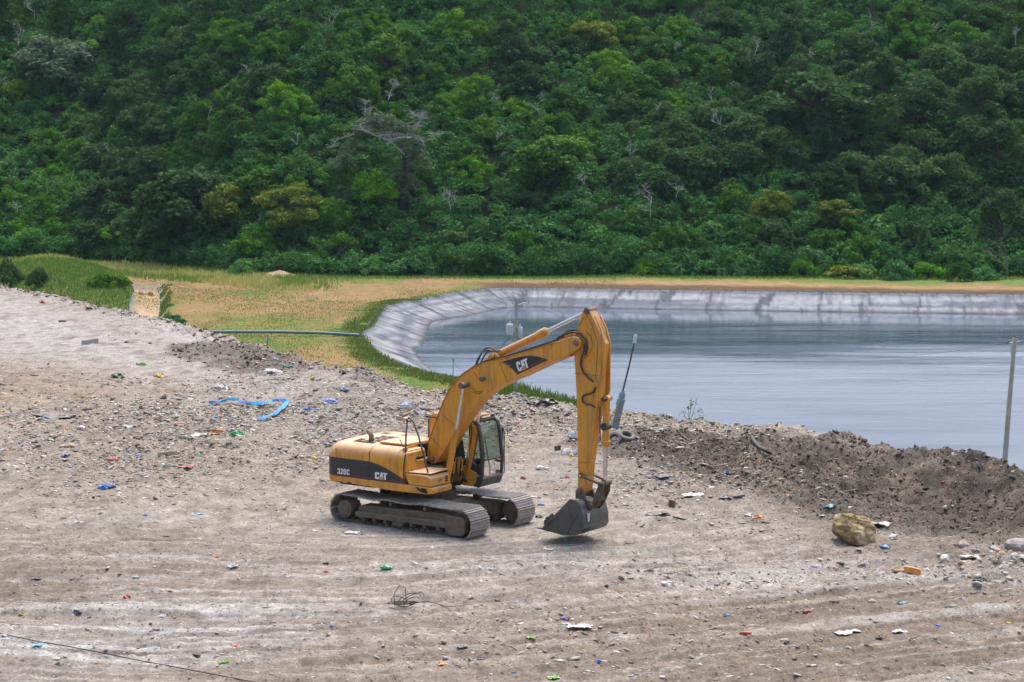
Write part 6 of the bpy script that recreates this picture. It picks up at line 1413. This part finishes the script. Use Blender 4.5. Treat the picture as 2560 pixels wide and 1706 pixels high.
# boulder
bq = groundpt(2140, 1366); kb = (bq - Vector((0, 0, CH))).length / FPX
m = bmesh.new(); bmesh.ops.create_icosphere(m, subdivisions=5, radius=.5)
prof_ = [(-62, 58), (-60, 72), (-46, 84), (-20, 90), (10, 78), (38, 64), (58, 46), (66, 30), (60, 6), (46, -3), (-8, -5), (-34, 4), (-52, 30)]
pa = [(math.atan2(z - 42, x), math.hypot(x, z - 42)) for x, z in prof_]; pa.sort(); ang = np.array([q[0] for q in pa]); rad = np.array([q[1] for q in pa]); ang = np.concatenate([ang - 2 * math.pi, ang, ang + 2 * math.pi]); rad = np.tile(rad, 3)
rr = random.Random(77); PL = []
for k in range(34):                                        # broken faces: a convex block cut by random planes
    n_ = Vector((rr.gauss(0, 1), rr.gauss(0, .9) - (.5 if k % 2 else 0), rr.gauss(0, 1))).normalized(); th = math.atan2(n_.z, n_.x); hx = math.hypot(n_.x, n_.z)
    PL.append((n_, (float(np.interp(th, ang, rad)) * kb * hx + .50 * (1 - hx)) * rr.uniform(.86, .99)))
for v in m.verts:
    d = v.co.normalized(); th = math.atan2(d.z, d.x); hxz = math.hypot(d.x, d.z); r = float(np.interp(th, ang, rad)) * kb * hxz ** .9 + .52 * (1 - hxz)
    for n_, h_ in PL:
        c_ = d.dot(n_)
        if c_ > .15: r = min(r, h_ / c_)
    n1 = nz(d, 5, 1.8) * .11 + nz(d, 8, 5) * .06 + nz(d, 12, 12) * .028
    v.co = Vector((d.x * r, d.y * r, d.z * r + 42 * kb)) + n1

[setattr(v.co, 'z', v.co.z * .88) for v in m.verts]; me = bpy.data.meshes.new("boulder"); m.to_mesh(me); m.free(); bo_ = bpy.data.objects.new("boulder", me); COL.objects.link(bo_); bo_.location = bq + Vector((0, .3, 0))
mt, nt, b = mat("boulder_rock"); n = noise(nt, 2.2, 8, .62, dist=.7); r = ramp(nt, n.outputs["Fac"], [(.33, (.08, .06, .038)), (.43, (.27, .185, .085)), (.54, (.42, .29, .14)), (.64, (.66, .54, .36))]); n2 = noise(nt, 12, 6, .7); r2 = ramp(nt, n2.outputs["Fac"], [(.3, .6), (.7, 1.25)])
nt.links.new(mix(nt, 1, r.outputs[0], r2.outputs[0], "MULTIPLY"), b.inputs["Base Color"]); b.inputs["Roughness"].default_value = .9; bump(nt, b, n2.outputs["Fac"], .6, .05); me.materials.append(mt); finish(bo_, 14); tag(bo_, "large brown and tan boulder sitting on the yard at right", "boulder")
# stones of the rubble heap at the right edge
rr = random.Random(12)
L(2544, 1380, 50, 46, "stone", "stone", "big upright grey-brown stone in the rubble at the right edge", "rubble_stone", "stones of the rubble heap"); L(2409, 1368, 30, 22, "stone", "stone", "pale rounded stone at the upper left of the rubble heap", "rubble_stone", "stones of the rubble heap"); L(2363, 1408, 27, 26, "stone", "offwhite", "whitish upright stone left of the striped bag", "rubble_stone", "stones of the rubble heap")
L(2245, 1428, 44, 20, "stone", "tan", "flat tan stone beside the yellow-brown wooden block", "rubble_stone", "stones of the rubble heap"); L(1963, 1603, 24, 12, "stone", "stone", "lone grey stone on the ruts at lower right"); L(2180, 1508, 20, 12, "stone", "stone", "grey stone left of the teal bundle"); L(2378, 1520, 26, 14, "stone", "stone", "grey stone right of the teal bundle")
pr_ = []
for sd in range(7):
    bmx = stone(1, .75, sd * 7 + 3); me = bpy.data.meshes.new("rubble_stone"); bmx.to_mesh(me); bmx.free(); me.materials.append(pmat(["stone", "stone", "offwhite", "tan", "stone", "grey", "stone"][sd])); pr_.append(me)
for i in range(95):
    px_ = 2560 - abs(rr.gauss(0, 150)) if i < 70 else rr.uniform(2080, 2420); py_ = 1405 + (px_ - 2450) * -.05 + rr.gauss(0, 24)
    if i >= 70: py_ = 1432 + rr.gauss(0, 9)
    if abs(px_ - 2140) < 70 and py_ < 1400: continue
    s = rr.uniform(9, 26) * (1 if px_ > 2380 else .75); p = groundpt(px_, py_); k = p.y / FPX; o = bpy.data.objects.new("rubble_stone", rr.choice(pr_)); COL.objects.link(o); o.location = p - Vector((0, 0, .02)); o.rotation_euler = (rr.uniform(-.3, .3), rr.uniform(-.3, .3), rr.random() * 6.28); o.scale = (s * k, s * k * rr.uniform(.7, 1), s * k * rr.uniform(.6, 1))
    tag(o, "rounded grey-brown stone in the rubble heap strewn at the right edge", "stone", "stones of the rubble heap")
# ---- countless small litter, gravel and clods
def pieces(name, n, smin, smax, dens, palette, wts, flat, seed, sub=True, mt=None):
    g = np.random.default_rng(seed); X = []; Y = []; tot = 0
    while tot < n:
        a = g.uniform(-.275, .275, 60000); y = np.sqrt(g.uniform(30 ** 2, 138 ** 2, 60000)); x = a * y; ex_ = edgeY(x, y) - y; px, py = img(x, y, 0.0)
        k = (ex_ > -1.0) & (g.random(60000) < dens(px, py, x, y, ex_)) ; loc = (x - EXC[0]) * math.cos(R_(34.5)) - (y - EXC[1]) * math.sin(R_(34.5)); lat = (x - EXC[0]) * math.sin(R_(34.5)) + (y - EXC[1]) * math.cos(R_(34.5)); k &= ~((abs(loc) < 2.5) & (abs(lat) < 1.6))
        X.append(x[k]); Y.append(y[k]); tot += k.sum()
        if len(X) > 400: break
    x = np.concatenate(X)[:n]; y = np.concatenate(Y)[:n]; n = len(x); z = hL(x, y)
    s = smin * (smax / smin) ** (g.random(n) ** 2.6); s *= np.clip(y / 75, .7, 1.5)
    ph = (1 + 5 ** .5) / 2; base = np.array([(-1, ph, 0), (1, ph, 0), (-1, -ph, 0), (1, -ph, 0), (0, -1, ph), (0, 1, ph), (0, -1, -ph), (0, 1, -ph), (ph, 0, -1), (ph, 0, 1), (-ph, 0, -1), (-ph, 0, 1)], float) / 1.9
    J = base[None] * (1 + g.normal(size=(n, 12, 1)) * .24) + g.normal(size=(n, 12, 3)) * .10
    J *= s[:, None, None] * .5; fl = (flat * (.5 + g.random(n)))[:, None]; J[:, :, 2] *= fl; J[:, :, 0] *= (.7 + 1.6 * g.random(n) ** 2)[:, None]; J[:, :, 1] *= (.45 + .6 * g.random(n))[:, None]
    a = g.normal(size=n) * 1.1; ca, sa = np.cos(a)[:, None], np.sin(a)[:, None]; jx = J[:, :, 0] * ca - J[:, :, 1] * sa; jy = J[:, :, 0] * sa + J[:, :, 1] * ca; tx = g.normal(size=(n, 1)) * .3; J = np.stack([jx, jy, J[:, :, 2] + jx * tx], -1)
    V = (J + np.stack([x, y, z + s * flat * .12], 1)[:, None]).reshape(-1, 3); tri = np.array([(0, 11, 5), (0, 5, 1), (0, 1, 7), (0, 7, 10), (0, 10, 11), (1, 5, 9), (5, 11, 4), (11, 10, 2), (10, 7, 6), (7, 1, 8), (3, 9, 4), (3, 4, 2), (3, 2, 6), (3, 6, 8), (3, 8, 9), (4, 9, 5), (2, 4, 11), (6, 2, 10), (8, 6, 7), (9, 8, 1)]); F = (np.arange(n)[:, None, None] * 12 + tri[None]).reshape(-1, 3)
    pal = np.array(palette); c = pal[g.choice(len(pal), n, p=np.array(wts) / sum(wts))] * (.75 + .5 * g.random((n, 1))); return np_mesh(name, V, F, mt, cols=np.repeat(np.clip(c, 0, .8), 20, 0))
def d_lit(px, py, x, y, e):
    d = .045 + .9 * blob(px, py, 480, 1120, 480, 95) + .8 * blob(px, py, 1000, 1030, 560, 75) + .6 * blob(px, py, 1600, 1060, 260, 40) + .7 * blob(px, py, 1700, 1240, 260, 70) + .35 * np.exp(-(e / 3) ** 2) + .45 * blob(px, py, 2050, 1440, 420, 36) + .12 * blob(px, py, 1900, 1600, 700, 90) + .10 * blob(px, py, 1250, 1600, 450, 80) - .5 * blob(px, py, 160, 830, 300, 60, 12) - .03 * blob(px, py, 1100, 1390, 700, 90)
    return np.clip(d * (.3 + 1.3 * sstep(.38, .66, fbm(x * .5, y * .3, 701, 4))), 0, 1)
LM = vcmat("litter_mix", .75, 6, .8, 1.2, .25, 0)
pal = [(.50, .47, .42), (.38, .33, .27), (.27, .215, .165), (.19, .15, .118), (.06, .054, .05), (.34, .265, .185), (.04, .22, .5), (.05, .34, .36), (.45, .05, .05), (.55, .36, .05), (.05, .32, .10), (.5, .12, .3)]
tag(pieces("litter", 64000, .035, .23, d_lit, pal, [22, 26, 24, 12, 5, 10, .4, .25, .2, .25, .15, .1], .30, 41, mt=LM), kind="stuff")
def d_grav(px, py, x, y, e): return np.clip(.32 + .3 * fbm(x * .4, y * .3, 711, 3) + .5 * blob(px, py, 2050, 1440, 500, 45) + .4 * blob(px, py, 2450, 1410, 200, 60), 0, 1) * sstep(95, 60, y) * (1 - .75 * np.clip(blob(px, py, 1150, 1380, 700, 95), 0, 1))
tag(pieces("gravel", 30000, .02, .085, d_grav, [(.40, .36, .31), (.28, .235, .19), (.55, .53, .49), (.14, .11, .085)], [10, 10, 6, 5], .7, 43, mt=LM), kind="stuff")
def d_clod(px, py, x, y, e):
    _, _, b, lb = soil_masks(x, y); return np.clip(b * .55 + lb * .12 + .10 * np.exp(-(e / 3) ** 2) + .012 * blob(px, py, 350, 1050, 500, 130), 0, 1)
tag(pieces("soil_clods", 15000, .03, .16, d_clod, [(.085, .064, .047), (.062, .047, .035), (.12, .092, .07), (.18, .145, .112)], [10, 8, 6, 3], .75, 47, mt=LM), kind="stuff")
# ================================================================== LIGHT AND AIR
SUN_EL, SUN_AZ = 66.0, 18.0                               # degrees; azimuth clockwise from +Y: the sun stands high beyond the pond, a little to the right
wd_ = bpy.data.worlds.new("World"); sc.world = wd_; wd_.use_nodes = True; nt = wd_.node_tree; bg = nt.nodes["Background"]
sky = nd(nt, "ShaderNodeTexSky", sky_type="NISHITA"); sky.sun_disc = False; sky.sun_elevation = R_(SUN_EL); sky.sun_rotation = R_(SUN_AZ); sky.air_density = 1.0; sky.dust_density = 4.5; sky.ozone_density = 1.0; sky.altitude = 100
nt.links.new(sky.outputs[0], bg.inputs[0]); bg.inputs[1].default_value = .15
sl_ = bpy.data.lights.new("sun", "SUN"); sl_.energy = 1.1; sl_.angle = R_(22); sl_.color = (1, .96, .90); so = bpy.data.objects.new("sun", sl_); COL.objects.link(so)
dv = Vector((math.sin(R_(SUN_AZ)) * math.cos(R_(SUN_EL)), math.cos(R_(SUN_AZ)) * math.cos(R_(SUN_EL)), math.sin(R_(SUN_EL)))); so.rotation_euler = (-dv).to_track_quat("-Z", "Y").to_euler()
HAZE = 0.00005
if HAZE:
    hb_ = MB().box(-920, 920, -80, 920, -18.2, 260).build("haze", mt_ := bpy.data.materials.new("haze_air"), None, smooth=False); mt_.use_nodes = True; nt = mt_.node_tree; nt.nodes.remove(nt.nodes["Principled BSDF"])
    v = nd(nt, "ShaderNodeVolumePrincipled"); v.inputs["Color"].default_value = (.6, .8, 1, 1); v.inputs["Density"].default_value = HAZE; v.inputs["Anisotropy"].default_value = .3; nt.links.new(v.outputs[0], nt.nodes["Material Output"].inputs["Volume"]); tag(hb_, kind="stuff")
sc.view_settings.view_transform = "Standard"; sc.view_settings.look = "None"; sc.view_settings.exposure = 1.08; sc.view_settings.gamma = 1; sc.view_settings.use_curve_mapping = False
cy = sc.cycles; cy.use_denoising = True; cy.max_bounces = 6; cy.diffuse_bounces = 3; cy.glossy_bounces = 3; cy.transmission_bounces = 4; cy.transparent_max_bounces = 8; cy.volume_bounces = 0; cy.caustics_reflective = False; cy.caustics_refractive = False
